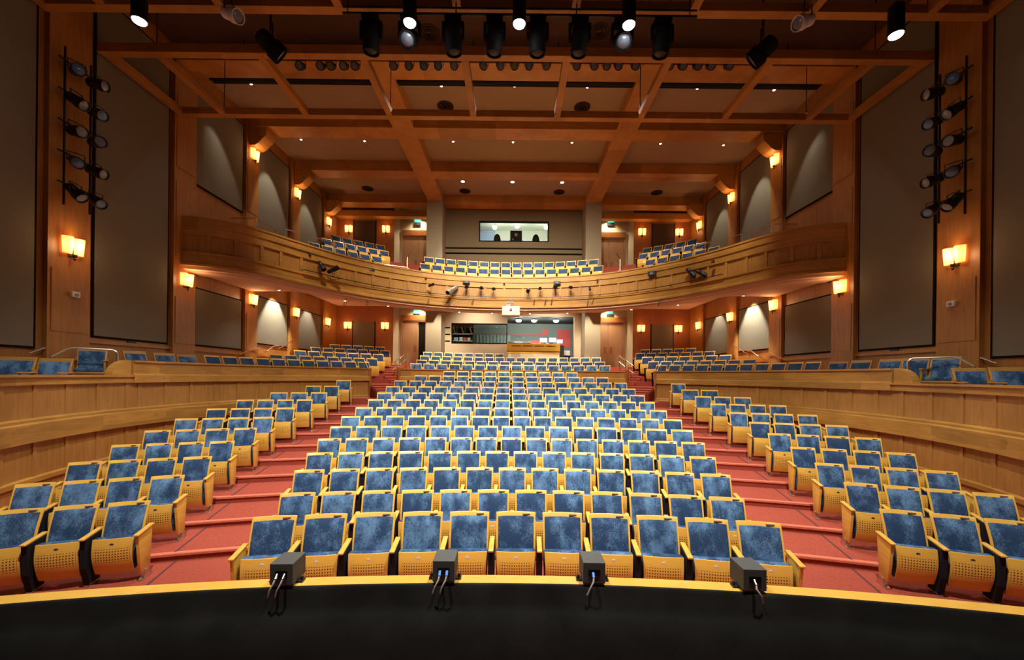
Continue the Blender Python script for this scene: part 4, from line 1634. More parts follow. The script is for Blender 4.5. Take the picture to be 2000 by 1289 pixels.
# ------------------------------------------------------------------ sconces
def half_shade(cx):
    """one curved glowing shade, bulging from the wall; wall plane is y=0, room towards -y."""
    m = MB()
    n = 8
    vs = []
    for j in range(6):
        q = j / 5
        z = -.18 + .37 * q
        w = .088 + .018 * q
        d = .10 + .035 * q
        for i in range(n + 1):
            a = PI * i / n
            vs.append((cx - w * cos(a), -.03 - d * sin(a), z))
    fs = []
    for j in range(5):
        for i in range(n):
            a = j * (n + 1) + i
            fs.append((a, a + 1, a + n + 2, a + n + 1))
    fs.append(tuple(range(n + 1)))
    m.add(vs, fs)
    return m


_sc = None


def sconce(loc, rz, label, power=5.0):
    global _sc
    if _sc is None:
        t = empty('wall_sconce')
        t['category'] = 'wall lamp'; t['group'] = 'twin-shaded wall sconces'
        for s_ in (-1, 1):
            half_shade(s_ * .122).build('lamp_shade', 'shade_glow', t, smooth=True)
        mm = MB(); mm.box(-.06, .06, -.02, 0, -.24, .14); mm.build('back_plate', 'black_metal', t, bevel=.006)
        mm = MB(); mm.lathe([(.045, -.19), (.045, -.23), (.02, -.26), (.03, -.29), (.005, -.33)], (0, -.09, 0), n=12); mm.build('finial', 'black_metal', t)
        _sc = t
        o = t
    else:
        o = copy_tree(_sc)
    o.location = loc; o.rotation_euler = (0, 0, rz); o['label'] = label
    d = Matrix.Rotation(rz, 3, 'Z') @ Vector((0, -1, 0))
    lamp('sconce_light', 'POINT', Vector(loc) + d * .26 + Vector((0, 0, .02)), power, AMBER, size=.12)
    return o


for sgn in (-1, 1):
    S = SIDE[sgn]
    rz = -PI / 2 * sgn * -1 if False else (PI / 2 if sgn < 0 else -PI / 2)
    for k, y in enumerate((9.36, 12.62, 15.85, 19.0, 22.25)):
        sconce((sgn * 10.12, y, 2.86 + E), rz, 'glowing amber twin-shaded sconce on the %s wall\'s %s pilaster, lower level' % (S, ORD[k + 1]), 13 if k == 0 else 9)
    for k, (y, px, py) in enumerate(((15.85, 489, 303), (19.0, 576, 378), (22.25, 636, 433))):
        u, v = unroll(px, py)
        sconce((sgn * 10.12, y, v * y / F + E), rz, 'glowing amber twin-shaded sconce on the %s wall\'s %s pilaster, above the balcony' % (S, ORD[k + 3]), 9)
    for lv, py in (('lower', 636), ('upper', 448)):
        for k, x in enumerate((9.55, 7.40)):
            u, v = unroll(715, py)
            sconce((sgn * x, YB, v * YB / F + E), 0, 'glowing amber twin-shaded sconce on the %s back wall, %s level, %s the doors' % (S, lv, 'away from' if k == 0 else 'next to'), 6)

# ------------------------------------------------------------------ downlights
def downlight(loc, r, glow, label, group, hang=None, tilt=None):
    t = empty('downlight', loc)
    tag(t, label, 'downlight', group)
    if hang is None:
        mm = MB(); mm.lathe([(r * 1.5, 0), (r * 1.5, -.012), (r * 1.05, -.02), (r * 1.0, 0)], (0, 0, 0), n=18); mm.build('trim_ring', 'ceiling_tan' if glow != 'downlight_glow' else 'black_metal', t)
        mm = MB(); mm.lathe([(r, -.004), (r * .8, -.022), (.001, -.03)], (0, 0, 0), n=16); mm.build('lens', glow, t, smooth=True)
    else:
        mm = MB(); mm.lathe([(r * .5, .62), (r * 1.12, .55), (r * 1.15, .0), (r * 1.05, .0), (r * 1.02, .1), (.001, .1)], (0, 0, 0), n=24); mm.build('housing', 'matt_black', t, smooth=True)
        mm = MB(); mm.lathe([(r, .02), (r * .92, -.02), (r * .5, -.05), (.001, -.06)], (0, 0, 0), n=20); mm.build('lens', glow, t, smooth=True)
        mm = MB(); mm.cyl((0, 0, .6), (0, 0, hang), .012, n=6); mm.build('stem', 'black_metal', t)
    return t


for k, (x, y, z) in enumerate(DOWN_ROW):
    t = downlight((x, y, z + E), .115, 'downlight_glow', 'bright white hanging downlight above the wooden grid, %s from the left' % ORD[k + 1], 'hanging house downlights', hang=9.85 - z)

row = [(490, 163), (862, 167), (1005, 167.5), (1147, 169.5), (1362, 172), (1512, 175)]
for k, (px, py) in enumerate(row):
    u, v = unroll(px, py); d = 9.85 * F / v
    downlight((u * d / F, d, ZC), .045, 'small_glow', 'small recessed downlight in the bay behind the hung grid, %s from the left' % ORD[k + 1], 'small recessed ceiling downlights')
row = [(588, 272), (712, 275), (885, 276), (1002, 277), (1117, 278), (1290, 280), (1413, 283)]
for k, (px, py) in enumerate(row):
    u, v = unroll(px, py); d = 9.85 * F / v
    downlight((u * d / F, d, ZC), .042, 'small_glow', 'small recessed downlight in the middle ceiling bay, %s from the left' % ORD[k + 1], 'small recessed ceiling downlights')
for k, (px, py) in enumerate(((904, 354), (1001, 355), (1098, 356))):
    u, v = unroll(px, py); d = 9.85 * F / v
    t = downlight((u * d / F, d, ZC), .09, 'booth_glow', 'bright downlight in the rear ceiling bay, %s from the left' % ORD[k + 1], 'bright downlights over the balcony')
    lamp('balcony_beam', 'SPOT', (u * d / F, d, ZC - .06), 1000, WHITE, (u * d / F, d + .75, 6), .05, 60, .7)
for k, (px, py) in enumerate(((545, 566), (674, 587), (758, 597), (897, 609), (961, 611), (1035, 612), (1108, 611), (1233, 604), (1324, 595), (1452, 577))):
    u, v = unroll(px, py); d = 3.15 * F / v
    downlight((u * d / F, d - .0, 3.15 + E), .045, 'small_glow', 'tiny downlight in the balcony lip, %s from the left' % ORD[k + 1], 'tiny downlights under the balcony front')
    lamp('lip_beam', 'SPOT', (u * d / F, d, 3.10 + E), 80, WHITE, (u * d / F, d - .2, 0), .04, 110, .8)
for sgn in (-1, 1):
    for k, x in enumerate((2.1, 5.6)):
        y = 21.4 if k == 0 else 22.9
        downlight((sgn * x, y, 3.98 + E), .05, 'small_glow', 'added downlight under the balcony by the %s %s' % (SIDE[sgn], ('control booth wall', 'alcove doors')[k]), 'added downlights under the rear of the balcony')
        lamp('soffit_beam', 'SPOT', (sgn * x, y, 3.92 + E), 260 if k == 0 else 170, WARMW, (sgn * x * .9, 23.6, 1.3 + E), .04, 115, .8)  # fixture and spot added to brighten the booth wall and alcove doors
    downlight((sgn * 3.7, 20.3, 3.98 + E), .05, 'small_glow', 'added downlight in front of the %s column under the balcony' % SIDE[sgn], 'added downlights under the rear of the balcony')
    lamp('soffit_beam', 'SPOT', (sgn * 3.7, 20.3, 3.92 + E), 600, WARMW, (sgn * 4.25, 21.95, 1.1 + E), .04, 80, .8)  # fixture and spot added to lift the lower column face
    for k, (x, y) in enumerate(((8.4, 18.2), (7.6, 21.0))):
        downlight((sgn * x, y, 3.98 + E), .05, 'small_glow', 'added downlight under the balcony over the %s rear seats, %s' % (SIDE[sgn], ('front one', 'rear one')[k]), 'added downlights under the rear of the balcony')
        lamp('soffit_beam', 'SPOT', (sgn * x, y, 3.92 + E), 150, WARMW, (sgn * (x - .6), y - .3, 0), .04, 105, .8)  # fixture and spot added to brighten the rear side seats
    lamp('balcony_beam', 'SPOT', (sgn * 6.2, 17.2, ZC - .06), 520, WHITE, (sgn * 7.0, 19.0, 6), .05, 60, .8)
# wall washers hidden behind the lip, above the side panels
for sgn in (-1, 1):
    for y, p, z, ztar in ((17.45, 1000, 3.9, 1.6), (20.3, 260, 3.9, 1.4)):
        t = downlight((sgn * 9.55, y, 3.98 + E), .06, 'small_glow', 'small downlight washing the %s wall panel, %s bay' % (SIDE[sgn], 'bright' if y < 18 else 'rear'), 'small wall-washing downlights')
        lamp('wash_beam', 'SPOT', (sgn * 9.60, y, 3.9 + E), p, (1, .93, .8), (sgn * 10.05, y, ztar + E), .04, 66, .45)
    # balcony level washers
    for y, p in ((13.45, 170), (16.65, 300), (19.8, 260)):
        t = downlight((sgn * 9.0, y, ZC), .06, 'dim_glow', 'small ceiling downlight beside the %s upper wall panels, %s bay' % (SIDE[sgn], {13.45: 'front', 16.65: 'middle', 19.8: 'rear'}[y]), 'small wall-washing downlights')
        lamp('wash_beam', 'SPOT', (sgn * 9.0, y, ZC - .06), p, (1, .93, .8), (sgn * 10.2, y + .5, 5.6 + E), .04, 46, .35)

# round vents / speakers in the ceiling
for k, (px, py, z) in enumerate(((870, 207, 9.85), (1137, 209, 9.85), (718, 368, 9.85), (908, 373, 9.85), (1092, 375, 9.85), (1283, 376, 9.85), (838, 62, 9.85), (1170, 60, 9.85))):
    u, v = unroll(px, py); d = z * F / v
    t = empty('ceiling_vent', (u * d / F, d, ZC))
    tag(t, 'round ceiling vent, %s of the %s' % (('left', 'right')[k % 2] if k not in (2, 3, 4, 5) else ('outer left', 'inner left', 'inner right', 'outer right')[k - 2],
        ('pair behind the grid', 'four over the balcony', 'four over the balcony', 'pair in the bay above the stage lights')[k // 2]), 'vent', 'round ceiling vents')
    mm = MB()
    for q in range(3):
        r = .30 - .09 * q
        mm.lathe([(r, 0), (r, -.02 - .012 * q), (r - .05, -.03 - .012 * q), (r - .05, -.01)], (0, 0, 0), n=24)
    mm.build('louvre_rings', 'upper_dark', t)


# ------------------------------------------------------------------ stage lights
def stage_light(name, loc, direction, L, r, label, group, body='black_metal', lens='lens_grey', clamp_up=.28, cat='stage light'):
    """tubular spotlight: body, lens, yoke, clamp."""
    t = empty(name, loc)
    tag(t, label, cat, group)
    d = Vector(direction).normalized()
    m = MB(); m.lathe([(r * .55, -L * .5), (r * .8, -L * .42), (r * .85, -L * .05), (r * .75, 0), (r, L * .12), (r, L * .5), (r * .9, L * .5), (r * .88, L * .40)], (0, 0, 0), d, n=16); m.build('body', body, t, smooth=True)
    m = MB(); m.lathe([(r * .9, L * .42), (r * .6, L * .455), (.001, L * .47)], (0, 0, 0), d, n=16); m.build('lens', lens, t, smooth=True)
    side = d.cross(Vector((0, 0, 1)))
    if side.length < .1:
        side = Vector((1, 0, 0))
    side.normalize()
    s = 1 if clamp_up > 0 else -1
    m = MB()
    a = side * (r * 1.12)
    top = Vector((0, 0, s * r * 1.5))
    m.tube([a, a + top, -a + top, -a], max(.008, r * .09), 6)
    m.cyl(top, Vector((0, 0, clamp_up)), max(.01, r * .11), n=6)
    m.build('yoke', 'black_metal', t)
    return t


# the pipe and small spotlights above the front cross beam
t = empty('lighting_pipe', (0, 12.05, 9.62 + E))
tag(t, 'long black lighting pipe under the front ceiling beam', 'pipe')
m = MB(); m.cyl((-8.6, 0, 0), (8.6, 0, 0), .03, n=8); m.build('pipe', 'black_metal', t)
m = MB()
for x in (-8, -4.4, -1.25, 1.25, 4.4, 8):
    m.cyl((x, 0, 0), (x, 0, .23), .015, n=6)
m.build('hangers', 'black_metal', t)
cols = ['lens_grey', 'matt_black', 'lens_grey', 'lens_blue', 'lens_grey']
PXS = [588, 628, 648, 673, 695, 770, 800, 829, 857, 888, 945, 978, 1005, 1033, 1067, 1126, 1160, 1184, 1207, 1240, 1306, 1332, 1361, 1387, 1422]
for k, px in enumerate(PXS):
    u, v = unroll(px, 129)
    lens = 'lens_green' if px in (1005, 648) else ('lens_blue' if px in (857, 1033, 1207, 829) else ('lens_white' if px in (1184, 800, 1361, 1240) else 'lens_grey'))
    stage_light('spotlight', (u * 12.05 / F, 12.05, v * 12.05 / F + E), (0, -.85, -.6), .30, .115, 'small spotlight on the pipe under the front ceiling beam, number %s from the left' % (ORD[k + 1] if k < 16 else ('seventeenth', 'eighteenth', 'nineteenth', 'twentieth', 'twenty-first', 'twenty-second', 'twenty-third', 'twenty-fourth', 'twenty-fifth')[k - 16]),
                'small spotlights on the ceiling pipe', lens=lens, clamp_up=9.62 - v * 12.05 / F)
# catwalk rail behind
t = empty('catwalk', (0, 13.35, 9.52 + E))
tag(t, 'black catwalk with cables running across behind the hung grid', 'catwalk')
m = MB(); m.box(-9.9, 9.9, -.12, .12, 0, .10); m.build('deck', 'matt_black', t)
m = MB()
for x in (-8.3, -8.1, -4.95, -4.8, -4.65, 4.65, 4.8, 4.95, 8.1, 8.3):
    m.cyl((x, 0, 0.05), (x, 0, .33), .02, n=6)
m.build('hangers', 'matt_black', t)
m = MB()
pts = [(-9.9 + i * .4, -.14, -.05 - .05 * abs(sin(i * .9))) for i in range(50)]
m.tube(pts, .015, 5)
m.build('cable', 'cable_black', t)

# moving heads on their batten
t = empty('lighting_batten', (0, 8.5, 7.50 + E))
tag(t, 'black lighting batten carrying the large moving-head lights', 'batten')
m = MB(); m.cyl((-3.6, 0, 0), (3.75, 0, 0), .028, n=10); m.cyl((-3.6, 0, .13), (3.75, 0, .13), .018, n=8); m.build('pipe', 'black_metal', t)
m = MB()
for x in (-3.5, -1.25, 1.25, 3.6):
    m.cyl((x, 0, 0), (x, 0, ZC - 7.50 - E), .012, n=6)
m.build('hanger_rods', 'black_metal', t)


def moving_head(loc, aim, label, lit=False):
    t = empty('moving_head_light', loc)
    tag(t, label, 'moving head light', 'large black moving-head stage lights')
    m = MB(); m.box(-.17, .17, -.14, .14, .30, .42); m.build('base', 'matt_black', t, bevel=.02)
    m = MB(); m.cyl((0, 0, .42), (0, 0, .50), .03, n=8); m.build('clamp', 'black_metal', t)
    m = MB()
    for s_ in (-1, 1):
        m.prism([(-.06, .30), (.06, .30), (.05, -.05), (-.05, -.05)], 'x', s_ * .205 - .025, s_ * .205 + .025)
    m.box(-.23, .23, -.06, .06, .25, .31)
    m.build('yoke', 'matt_black', t, bevel=.01)
    d = Vector(aim).normalized()
    m = MB(); m.lathe([(.06, -.27), (.14, -.25), (.175, -.15), (.18, .0), (.16, .10), (.17, .16), (.165, .26), (.145, .26), (.14, .2)], (0, 0, -.03), d, n=22); h = m.build('head', 'matt_black', t, smooth=True)
    m = MB(); m.lathe([(.14, .21), (.10, .245), (.001, .26)], (0, 0, -.03), d, n=20); m.build('lens', 'lens_white' if lit else 'black_metal', t, smooth=True)
    return t


for k, px in enumerate((725, 800, 885, 966, 1050, 1132, 1215, 1293)):
    u, v = unroll(px, 74)
    lit = k in (1, 6)
    moving_head((u * 8.5 / F, 8.5, 7.0 + E), (0.12 * random.uniform(-1, 1), -.75 if lit else .15, -.66 if lit else -1), 'large black moving-head light on the batten, %s from the left' % ORD[k + 1], lit)

# big fixtures at the grid sides
for (px, py, body, px2, py2, lab) in ((528, 88, 'matt_black', .3, -.5, 'black flood light leaning below the grid on the left'), (1490, 100, 'matt_black', -.3, -.5, 'black flood light leaning below the grid on the right')):
    u, v = unroll(px, py)
    d = 9.3
    t = stage_light('flood_light', (u * d / F, d, v * d / F + E), (px2 * 2, .5, py2), .55, .22, lab, 'flood lights at the grid', body=body, clamp_up=9.38 - v * d / F)
for (px, py, sx, lab) in ((452, 28, 1, 'pale metal scoop light near the top of the grid on the left'), (1571, 42, -1, 'pale metal scoop light near the top of the grid on the right')):
    u, v = unroll(px, py)
    d = 8.4
    t = stage_light('scoop_light', (u * d / F, d, v * d / F + E), (sx * .9, -.25, -.45), .42, .14, lab, 'scoop lights at the grid', body='white_plastic', lens='lens_white', clamp_up=9.85 - v * d / F)
m = MB()

# ladders of lights on the front pilasters
for sgn in (-1, 1):
    S = SIDE[sgn]
    t = empty('light_ladder', (sgn * 9.98, 9.35, 3.7 + E))
    tag(t, 'tall black lighting ladder on the front pilaster of the %s wall' % S, 'lighting ladder')
    m = MB()
    for dy in (-.28, .28):
        m.cyl((0, dy, 0), (0, dy, 3.5), .022, n=8)
    m.build('upright', 'black_metal', t)
    m = MB()
    for zz_ in (.25, .93, 1.61, 2.29, 2.97):
        m.cyl((-sgn * .02, -.42, zz_ + .22), (-sgn * .02, .42, zz_ + .22), .02, n=8)
        m.box(*sorted((0, sgn * .14)), -.05, .05, zz_ + .2, zz_ + .24)
    m.build('rung', 'black_metal', t)
    for r_ in range(5):
        z = 4.0 + .68 * r_
        for c_, dy in enumerate((-.22, .22)):
            lens = ('lens_white', 'lens_blue', 'lens_grey')[(r_ + c_) % 3]
            dirn = (-sgn * (.9 + .5 * ((r_ * 3 + c_) % 3)), (.1, -.55, -.2)[(r_ + 2 * c_) % 3], (-.9, -.5, -.2, -.6, -.3)[r_])
            stage_light('spotlight', (sgn * 9.78, 9.35 + dy, z + E), dirn, .40, .125,
                        'black spotlight on the %s wall ladder, %s rung from the bottom, %s' % (S, ORD[r_ + 1], 'stage side' if c_ == 0 else 'seat side'),
                        'spotlights on the wall ladders', lens=lens, clamp_up=.2)

# lights on the balcony front
m = MB()
path = [(x - nx * .17, y - ny * .17, 3.80 + E) for x, y, nx, ny in FPATH if abs(x) < 7.9]
t = empty('lighting_pipe', (0, 0, 0))
tag(t, 'thin curved pipe along the balcony front', 'pipe')
m.tube(path, .018, 6); m.build('pipe', 'black_metal', t)
m = MB()
for i in range(0, len(FPATH), 4):
    x, y, nx, ny = FPATH[i]
    if abs(x) < 7.9:
        m.cyl((x - nx * .17, y - ny * .17, 3.80 + E), (x + nx * .04, y + ny * .04, 3.80 + E), .012, n=6)
m.build('bracket', 'black_metal', t)


def front_at(px, py, off):
    """point off metres in front of the balcony face on the sight line of photo column px."""
    u, v = unroll(px, py)
    best = None
    for x, y, nx, ny in FPATH:
        e = abs(x - u / F * y)
        if best is None or e < best[0]:
            best = (e, x, y, nx, ny)
    _, x, y, nx, ny = best
    d = y - ny * off
    x = u / F * d
    return Vector((x, d, v * d / F + E))


BF = [(628, 519, .42, .095, (.5, -.2, -.7)), (650, 527, .46, .095, (.9, -.2, .35)), (842, 557, .30, .06, (.8, -.4, .25)),
      (912, 560, .26, .09, (0, -.9, -.3)), (940, 562, .26, .09, (.1, -.9, -.3)), (964, 564, .24, .08, (.1, -.9, -.3)),
      (1032, 567, .28, .09, (-.2, -.8, -.5)), (1055, 563, .26, .08, (-.1, -.9, -.3)), (1084, 560, .30, .095, (0, -.9, -.4)),
      (1114, 561, .26, .08, (.1, -.9, -.3)), (1152, 563, .22, .05, (0, -.5, -.8)),
      (1349, 532, .44, .095, (.55, -.3, -.75)), (1370, 534, .46, .09, (.8, -.3, -.5))]
for k, (px, py, L, r, dr) in enumerate(BF):
    p = front_at(px, py, .32)
    stage_light('spotlight', p, dr, L, r, 'black spotlight clamped to the balcony front pipe, %s from the left' % ORD[k + 1], 'spotlights on the balcony front', lens='matt_black', clamp_up=(3.80 + E) - p.z)
p = front_at(884, 566, .45)
stage_light('spotlight', p, (-.35, -.75, -.45), .95, .11, 'long grey metal spotlight on the balcony front, left of centre', 'spotlights on the balcony front', body='grey_metal', lens='matt_black', clamp_up=(3.80 + E) - p.z)
for k, (px, py, w, h) in enumerate(((723, 526, .36, .16), (1273, 534, .34, .18), (911, 551, .32, .12), (1088, 552, .32, .14), (832, 543, .08, .08), (985, 553, .08, .06), (1166, 547, .08, .08), (605, 497, .08, .09), (1392, 511, .09, .09))):
    p = front_at(px, py, .11)
    a = math.atan2(p.x, p.y - PC)
    t = empty('junction_box', p, -a)
    tag(t, '%s black box on the balcony front board, %s' % ('wide' if k < 4 else 'tiny', ('left pair outer', 'right pair outer', 'above the left centre lights', 'above the right centre lights', 'left of the centre lights', 'at the middle', 'right of the centre lights', 'far left near the handrail', 'far right')[k]), 'electrical box', 'black boxes on the balcony front')
    m = MB(); m.box(-w / 2, w / 2, -.04, .06, -h / 2, h / 2); m.build('casing', 'black_metal', t, bevel=.006)
    m = MB(); m.box(-w * .2, w * .2, -.046, -.04, -h * .2, h * .2); m.build('socket', 'lens_grey', t)
# projector under the balcony centre
p = front_at(998, 608, .30)
t = empty('video_projector', (p.x, p.y, p.z))
tag(t, 'cream video projector hung under the middle of the balcony front', 'projector')
m = MB(); m.box(-.42, .42, -.3, .35, -.23, .19); m.build('casing', 'projector_body', t, bevel=.02)
m = MB(); m.box(-.40, -.06, -.315, -.3, -.02, .17); m.box(.08, .40, -.315, -.3, -.02, .17); m.build('vent_panel', 'white_plastic', t)
m = MB(); m.cyl((0, -.30, .05), (0, -.36, .05), .055, n=16); m.build('lens', 'lens_grey', t)
m = MB(); m.box(-.22, -.02, -.2, .1, .19, .30); m.cyl((-.12, 0, .2), (-.12, .2, .62), .02, n=8); m.cyl((.05, 0, .2), (.05, .2, .62), .02, n=8); m.cyl((-.2, -.1, .4), (.1, -.1, .42), .02, n=8); m.build('mount', 'grey_metal', t)
# cables drooping from the pipe
for k, px in enumerate((676, 720, 838, 880, 925, 1045, 1067, 1079, 1150, 1160, 1290)):
    u, v = unroll(px, 570)
    p = front_at(px, 583, .16)
    m = MB()
    m.tube([p + Vector((0, .04, .03)), p + Vector((-.05, 0, -.12)), p + Vector((-.10, -.01, -.25)), p + Vector((-.06, .03, -.30)), p + Vector((.0, .08, -.1))], .011, 5)
    tag(m.build('cable', 'cable_black'), 'black cable loop drooping from the balcony pipe, %s from the left' % ORD[k + 1], 'cable', 'cable loops on the balcony front')


# ------------------------------------------------------------------ handrails
def rail(name, pts, r, label, mat_='brass', extra=(), group='handrails'):
    t = empty(name, pts[0])
    tag(t, label, 'handrail', group)
    o0 = Vector(pts[0])
    m = MB(); m.tube([Vector(p) - o0 for p in pts], r, 8); m.build('rail_tube', mat_, t, smooth=True)
    if extra:
        for seg in extra:
            m = MB(); m.tube([Vector(p) - o0 for p in seg], r * .9, 8); m.build('post', mat_, t, smooth=True)
    return t


def round_corner(pts, r=.06):
    pts = [Vector(p) for p in pts]
    out = [pts[0]]
    for i in range(1, len(pts) - 1):
        a, b, c = pts[i - 1], pts[i], pts[i + 1]
        u = (a - b).normalized(); w = (c - b).normalized()
        out += [b + u * r, b + u * r * .35 + w * r * .35, b + w * r]
    out.append(pts[-1])
    return out


for sgn in (-1, 1):
    S = SIDE[sgn]

    def q(px, py, d):
        p = at(px, py, d)
        return Vector((p.x * -sgn * 1 if False else (abs(p.x) * sgn), p.y, p.z))
    # steel rail by the box: post, level bar, sloping end
    pts = [q(229, 742, 9.38), q(229, 684, 9.38), q(135, 679, 8.90), q(100, 697, 8.66)]
    pts[0].z = P_Z[0]
    rail('handrail', round_corner(pts, .08), .022, 'steel handrail beside the %s box with a sloping end' % S, 'steel', group='handrails at the side boxes', extra=[(pts[3], Vector((pts[3].x, pts[3].y, P_Z[0] - .22)))])
    pts = [q(100, 682, 9.2), q(58, 679, 8.9), q(35, 690, 8.6)]
    pts = [p + Vector((sgn * .12, 0, 0)) for p in pts]
    pts = [Vector((sgn * min(abs(p.x), 10.16), p.y, p.z)) for p in pts]
    rail('handrail', round_corner(pts, .05), .018, 'dim handrail fixed on the %s wall behind the box chairs' % S, 'steel', group='handrails at the side boxes',
         extra=[(pts[0], Vector((sgn * 10.25, pts[0].y, pts[0].z))), (pts[1], Vector((sgn * 10.25, pts[1].y, pts[1].z)))])
    # wall rails stepping up beside the lit panels
    for k, ((x1, y1, d1), (x2, y2, d2), (x3, y3, d3)) in enumerate((((462, 692, 15.0), (500, 680, 15.9), (521, 681, 16.5)), ((507, 686, 16.7), (538, 676, 17.2), (556, 675, 17.7)), ((551, 679, 17.7), (572, 668, 18.4), (577, 664, 18.7)))):
        P3 = [Vector((sgn * 10.02, d1, (735 - y1 - (1001 - x1) * .0105) * d1 / F + E)), Vector((sgn * 10.02, d2, (735 - y2 - (1001 - x2) * .0105) * d2 / F + E)), Vector((sgn * 10.02, d3, (735 - y3 - (1001 - x3) * .0105) * d3 / F + E))]
        rail('handrail', P3, .022, 'brass handrail on the %s wall below the lit panels, %s from the stage' % (S, ORD[k + 1]), 'brass', group='wall handrails below the lit panels',
             extra=[(P3[0], Vector((sgn * 10.25, d1, P3[0].z - .05))), (P3[2], Vector((sgn * 10.25, d3, P3[2].z - .05)))])
    # rear aisle rails
    a = 32.0
    base = Vector((sgn * 9.3 * sin(math.radians(a)), PC + 9.3 * cos(math.radians(a)), P_Z[0]))
    top = Vector((base.x, base.y, P_Z[0] + 1.12))
    dirn = Vector((sgn * -.0 - sgn * .10, 1, .33))
    rail('handrail', [base, top, top + dirn * .75], .026, 'slim brass post and sloping rail at the centre side of the %s rear aisle' % S, 'brass', group='rear aisle handrails',
         extra=[(base + Vector((0, 0, .85)), base + Vector((0, 0, .85)) + dirn * .75), (base + dirn * .75, top + dirn * .75)])
    b2 = Vector((sgn * 10.2 * sin(math.radians(31)), PC + 10.2 * cos(math.radians(31)), P_Z[1]))
    b2 = base + Vector((sgn * .62, .9, .2))
    rail('handrail', [b2 + Vector((0, 0, .72)), b2 + Vector((0, 0, .72)) + dirn * .8], .022, 'pair of brass bars rising up the middle of the %s rear aisle' % S, 'brass', group='rear aisle handrails',
         extra=[(b2 + Vector((0, 0, .38)), b2 + Vector((0, 0, .38)) + dirn * .8), (b2 + Vector((0, 0, -.2)) + dirn * .4, b2 + Vector((0, 0, .72)) + dirn * .4)])
    # thin rails turning down at the parapet ends
    for aa, w in ((41.3, 'wall'), (32.7, 'centre')):
        ar = math.radians(sgn * aa)
        c = Vector((8.9 * sin(ar), PC + 8.9 * cos(ar), ZR + .02)); nn = Vector((sin(ar), cos(ar), 0))
        rail('handrail', [c + nn * .45 + Vector((0, 0, .30)), c + nn * .08 + Vector((0, 0, .02)), c - nn * .09 + Vector((0, 0, -.04)), c - nn * .11 + Vector((0, 0, -.75))] if w == 'wall' else
             [c + nn * .45 + Vector((0, 0, .28)), c + nn * .05 + Vector((0, 0, .02))], .016, 'thin brass rail at the %s end of the parapet beside the %s aisle' % (w, S), 'brass', group='parapet end rails',
             extra=[(c + nn * .45 + Vector((0, 0, .30 if w == 'wall' else .28)), c + nn * .45 + Vector((0, 0, -.66)))])
    # balcony rails
    ctr = Vector((sgn * 4.95, 19.35, B_Z[0]))
    rail('handrail', round_corner([ctr, ctr + Vector((0, 0, .62)), ctr + Vector((sgn * 1.15, -.55, .62)), ctr + Vector((sgn * 1.15, -.55, 0))], .05), .014, 'thin low rail across the foot of the %s balcony aisle' % S, 'brass', group='balcony handrails',
         extra=[(ctr + Vector((0, 0, .35)), ctr + Vector((sgn * 1.15, -.55, .35)))])
    b3 = Vector((sgn * 5.25, 20.2, B_Z[1]))
    up = Vector((0, .75, .52))
    rail('handrail', [b3 + Vector((0, 0, .75)), b3 + Vector((0, 0, .75)) + up], .026, 'bright pair of sloping brass bars in the %s balcony aisle' % S, 'brass', group='balcony handrails',
         extra=[(b3 + Vector((0, 0, .38)), b3 + Vector((0, 0, .38)) + up), (b3 + Vector((0, 0, -.5)), b3 + Vector((0, 0, .75)))])
    # rails on the narrow balcony arm
    x0 = sgn * 9.0
    A = Vector((x0, 14.3, B_Z[0] + .95)); B = Vector((x0, 15.6, B_Z[0] + .95))
    rail('handrail', round_corner([Vector((x0 + sgn * .9, 14.3, B_Z[0] + .95)), A, B, Vector((x0, 15.6, B_Z[0]))], .06), .022, 'brass guard rail on the narrow %s arm of the balcony' % S, 'brass', group='balcony handrails',
         extra=[(A, Vector((x0, 14.3, B_Z[0]))), (A - Vector((0, 0, .4)), B - Vector((0, 0, .4)))])
    C = Vector((sgn * 9.6, 16.8, B_Z[0] + .75))
    rail('handrail', round_corner([C, C + Vector((0, 1.0, .35)), Vector((C.x, 17.8, B_Z[0]))], .06), .022, 'brass sloping handrail by the %s balcony wall step' % S, 'brass', group='balcony handrails',
         extra=[(C, Vector((C.x, C.y, B_Z[0])))])
    D0 = Vector((sgn * 10.08 * sin(math.radians(58)), PC + 10.08 * cos(math.radians(58)), B_Z[0] + .95)); D1 = Vector((sgn * 10.08 * sin(math.radians(47)), PC + 10.08 * cos(math.radians(47)), B_Z[0] + .95))
    rail('handrail', [D0, D1], .014, 'thin steel rail behind the side balcony seats, %s' % S, 'steel', group='balcony handrails',
         extra=[(D0, Vector((D0.x, D0.y, B_Z[0]))), (D1, Vector((D1.x, D1.y, B_Z[0])))])
    # small white wall unit under the front sconce
    u, v = unroll(137, 575)
    t = empty('wall_sensor', (sgn * 10.115, 9.42, v * 9.42 / F + E))
    tag(t, 'small white sensor box on the front pilaster of the %s wall below the sconce' % S, 'sensor', 'white wall sensors')
    m = MB(); m.box(*sorted((0, -sgn * .07)), -.09, .09, -.07, .06); m.build('casing', 'white_plastic', t, bevel=.012)
    m = MB(); m.cyl((-sgn * .07, 0, -.01), (-sgn * .10, 0, -.01), .035, n=12); m.build('lens', 'lens_grey', t)
    u, v = unroll(262, 670)
    t = empty('wall_outlet', (sgn * 10.25, 11.0, .80 + E))
    tag(t, 'dark socket plate low on the %s wall below the tall fabric panel' % S, 'socket', 'dark wall sockets')
    m = MB(); m.box(*sorted((0, -sgn * .03)), -.12, .12, -.05, .05); m.build('plate', 'black_metal', t, bevel=.005)

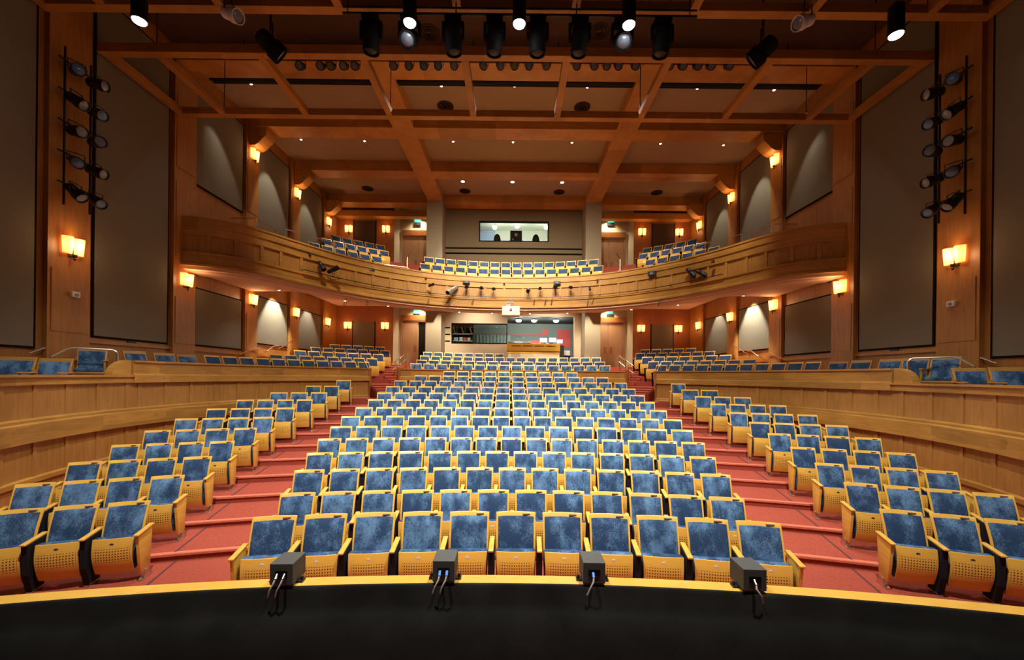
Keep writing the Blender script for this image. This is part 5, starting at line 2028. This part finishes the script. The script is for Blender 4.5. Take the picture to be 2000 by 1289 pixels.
# ------------------------------------------------------------------ pit rail, cloth and front speakers
RR = 18.0                                      # radius of the pit rail
RY = 3.42 - RR
zr = E - 1.66
m = MB()
pa = arc(RY, RR, -16, 16, 60)
m.sweep([(-.13, zr - .03), (-.13, zr), (.0, zr), (.02, zr - .012), (.02, zr - .03)], pa)
m.sweep([(-.10, -.05), (-.10, zr - .03), (-.02, zr - .03), (-.02, -.05)], pa)
o = struct('pit_rail_wall', m, 'honey_wood', 'curved yellow wooden rail at the front of the stalls')
o['category'] = 'rail'
m = MB()
N = 220
vs = []
for i in range(N + 1):
    a = math.radians(-17 + 34 * i / N)
    for j, (z, off) in enumerate(((zr - .002, -.132), (zr - .006, -.140), (zr - .03, -.150), (zr - .14, -.158), (zr - .20, -.19), (zr - .33, -.27), (zr - .75, -.28), (0.0, -.28))):
        w = .012 * sin(i * .55) * min(1, j / 4) + .02 * sin(i * .13 + 1) * min(1, j / 5)
        r = RR + off - abs(w)
        zz_ = z
        vs.append((r * sin(a), RY + r * cos(a), zz_))
fs = []
for i in range(N):
    for j in range(7):
        a = i * 8 + j
        fs.append((a, a + 8, a + 9, a + 1))
m.add(vs, fs)
o = m.build('stage_drape', 'stage_cloth', smooth=True)
tag(o, 'black cloth hung over the stage side of the pit rail', 'drape')
m = MB(); m.box(-9, 9, 1.3, 3.4, -.25, -.03)
struct('floor', m, 'matt_black', 'black floor of the pit in front of the rail')

for k, (px, n_) in enumerate(((548, 2), (866, 2), (1161, 1), (1476, 1))):
    u, v = unroll(px, 1130)
    y = 3.36
    for _ in range(3):
        x = u / F * (y - .1)
        y = RY + math.sqrt(RR * RR - x * x) - .05
    rz = -math.atan2(x, y - RY) * .4
    t = empty('stage_speaker', (x, y, zr + .006), rz)
    tag(t, 'small black front-fill speaker on the pit rail, %s from the left' % ORD[k + 1], 'speaker', 'front-fill speakers on the pit rail')
    m = MB(); m.box(-.088, .088, -.10, .12, .012, .178); m.build('cabinet', 'speaker_box', t, bevel=.004)
    m = MB(); m.box(-.13, .13, -.03, .03, 0, .010); m.cyl((-.115, 0, .0), (-.115, 0, .035), .012, n=8); m.cyl((.115, 0, 0), (.115, 0, .035), .012, n=8); m.build('bracket', 'black_metal', t)
    m = MB(); m.box(-.045, .045, -.104, -.099, .075, .125); m.build('connector_plate', 'matt_black', t)
    for j in range(n_):
        cx = -.028 + .056 * j if n_ == 2 else -.01
        m = MB(); m.cyl((cx, -.104, .10), (cx, -.135, .075), .011, n=10); pl = m.build('plug', 'blue_plug' if k in (1, 2) else 'steel', t)
        m = MB(); m.tube([(cx, -.135, .075), (cx - .005, -.15, .05), (cx - .03 * (1 if k < 3 else -1), -.155, .0), (cx - .05 * (1 if k < 3 else -1), -.14, -.06)], .007, 6); m.build('cable', 'cable_grey', t, smooth=True)
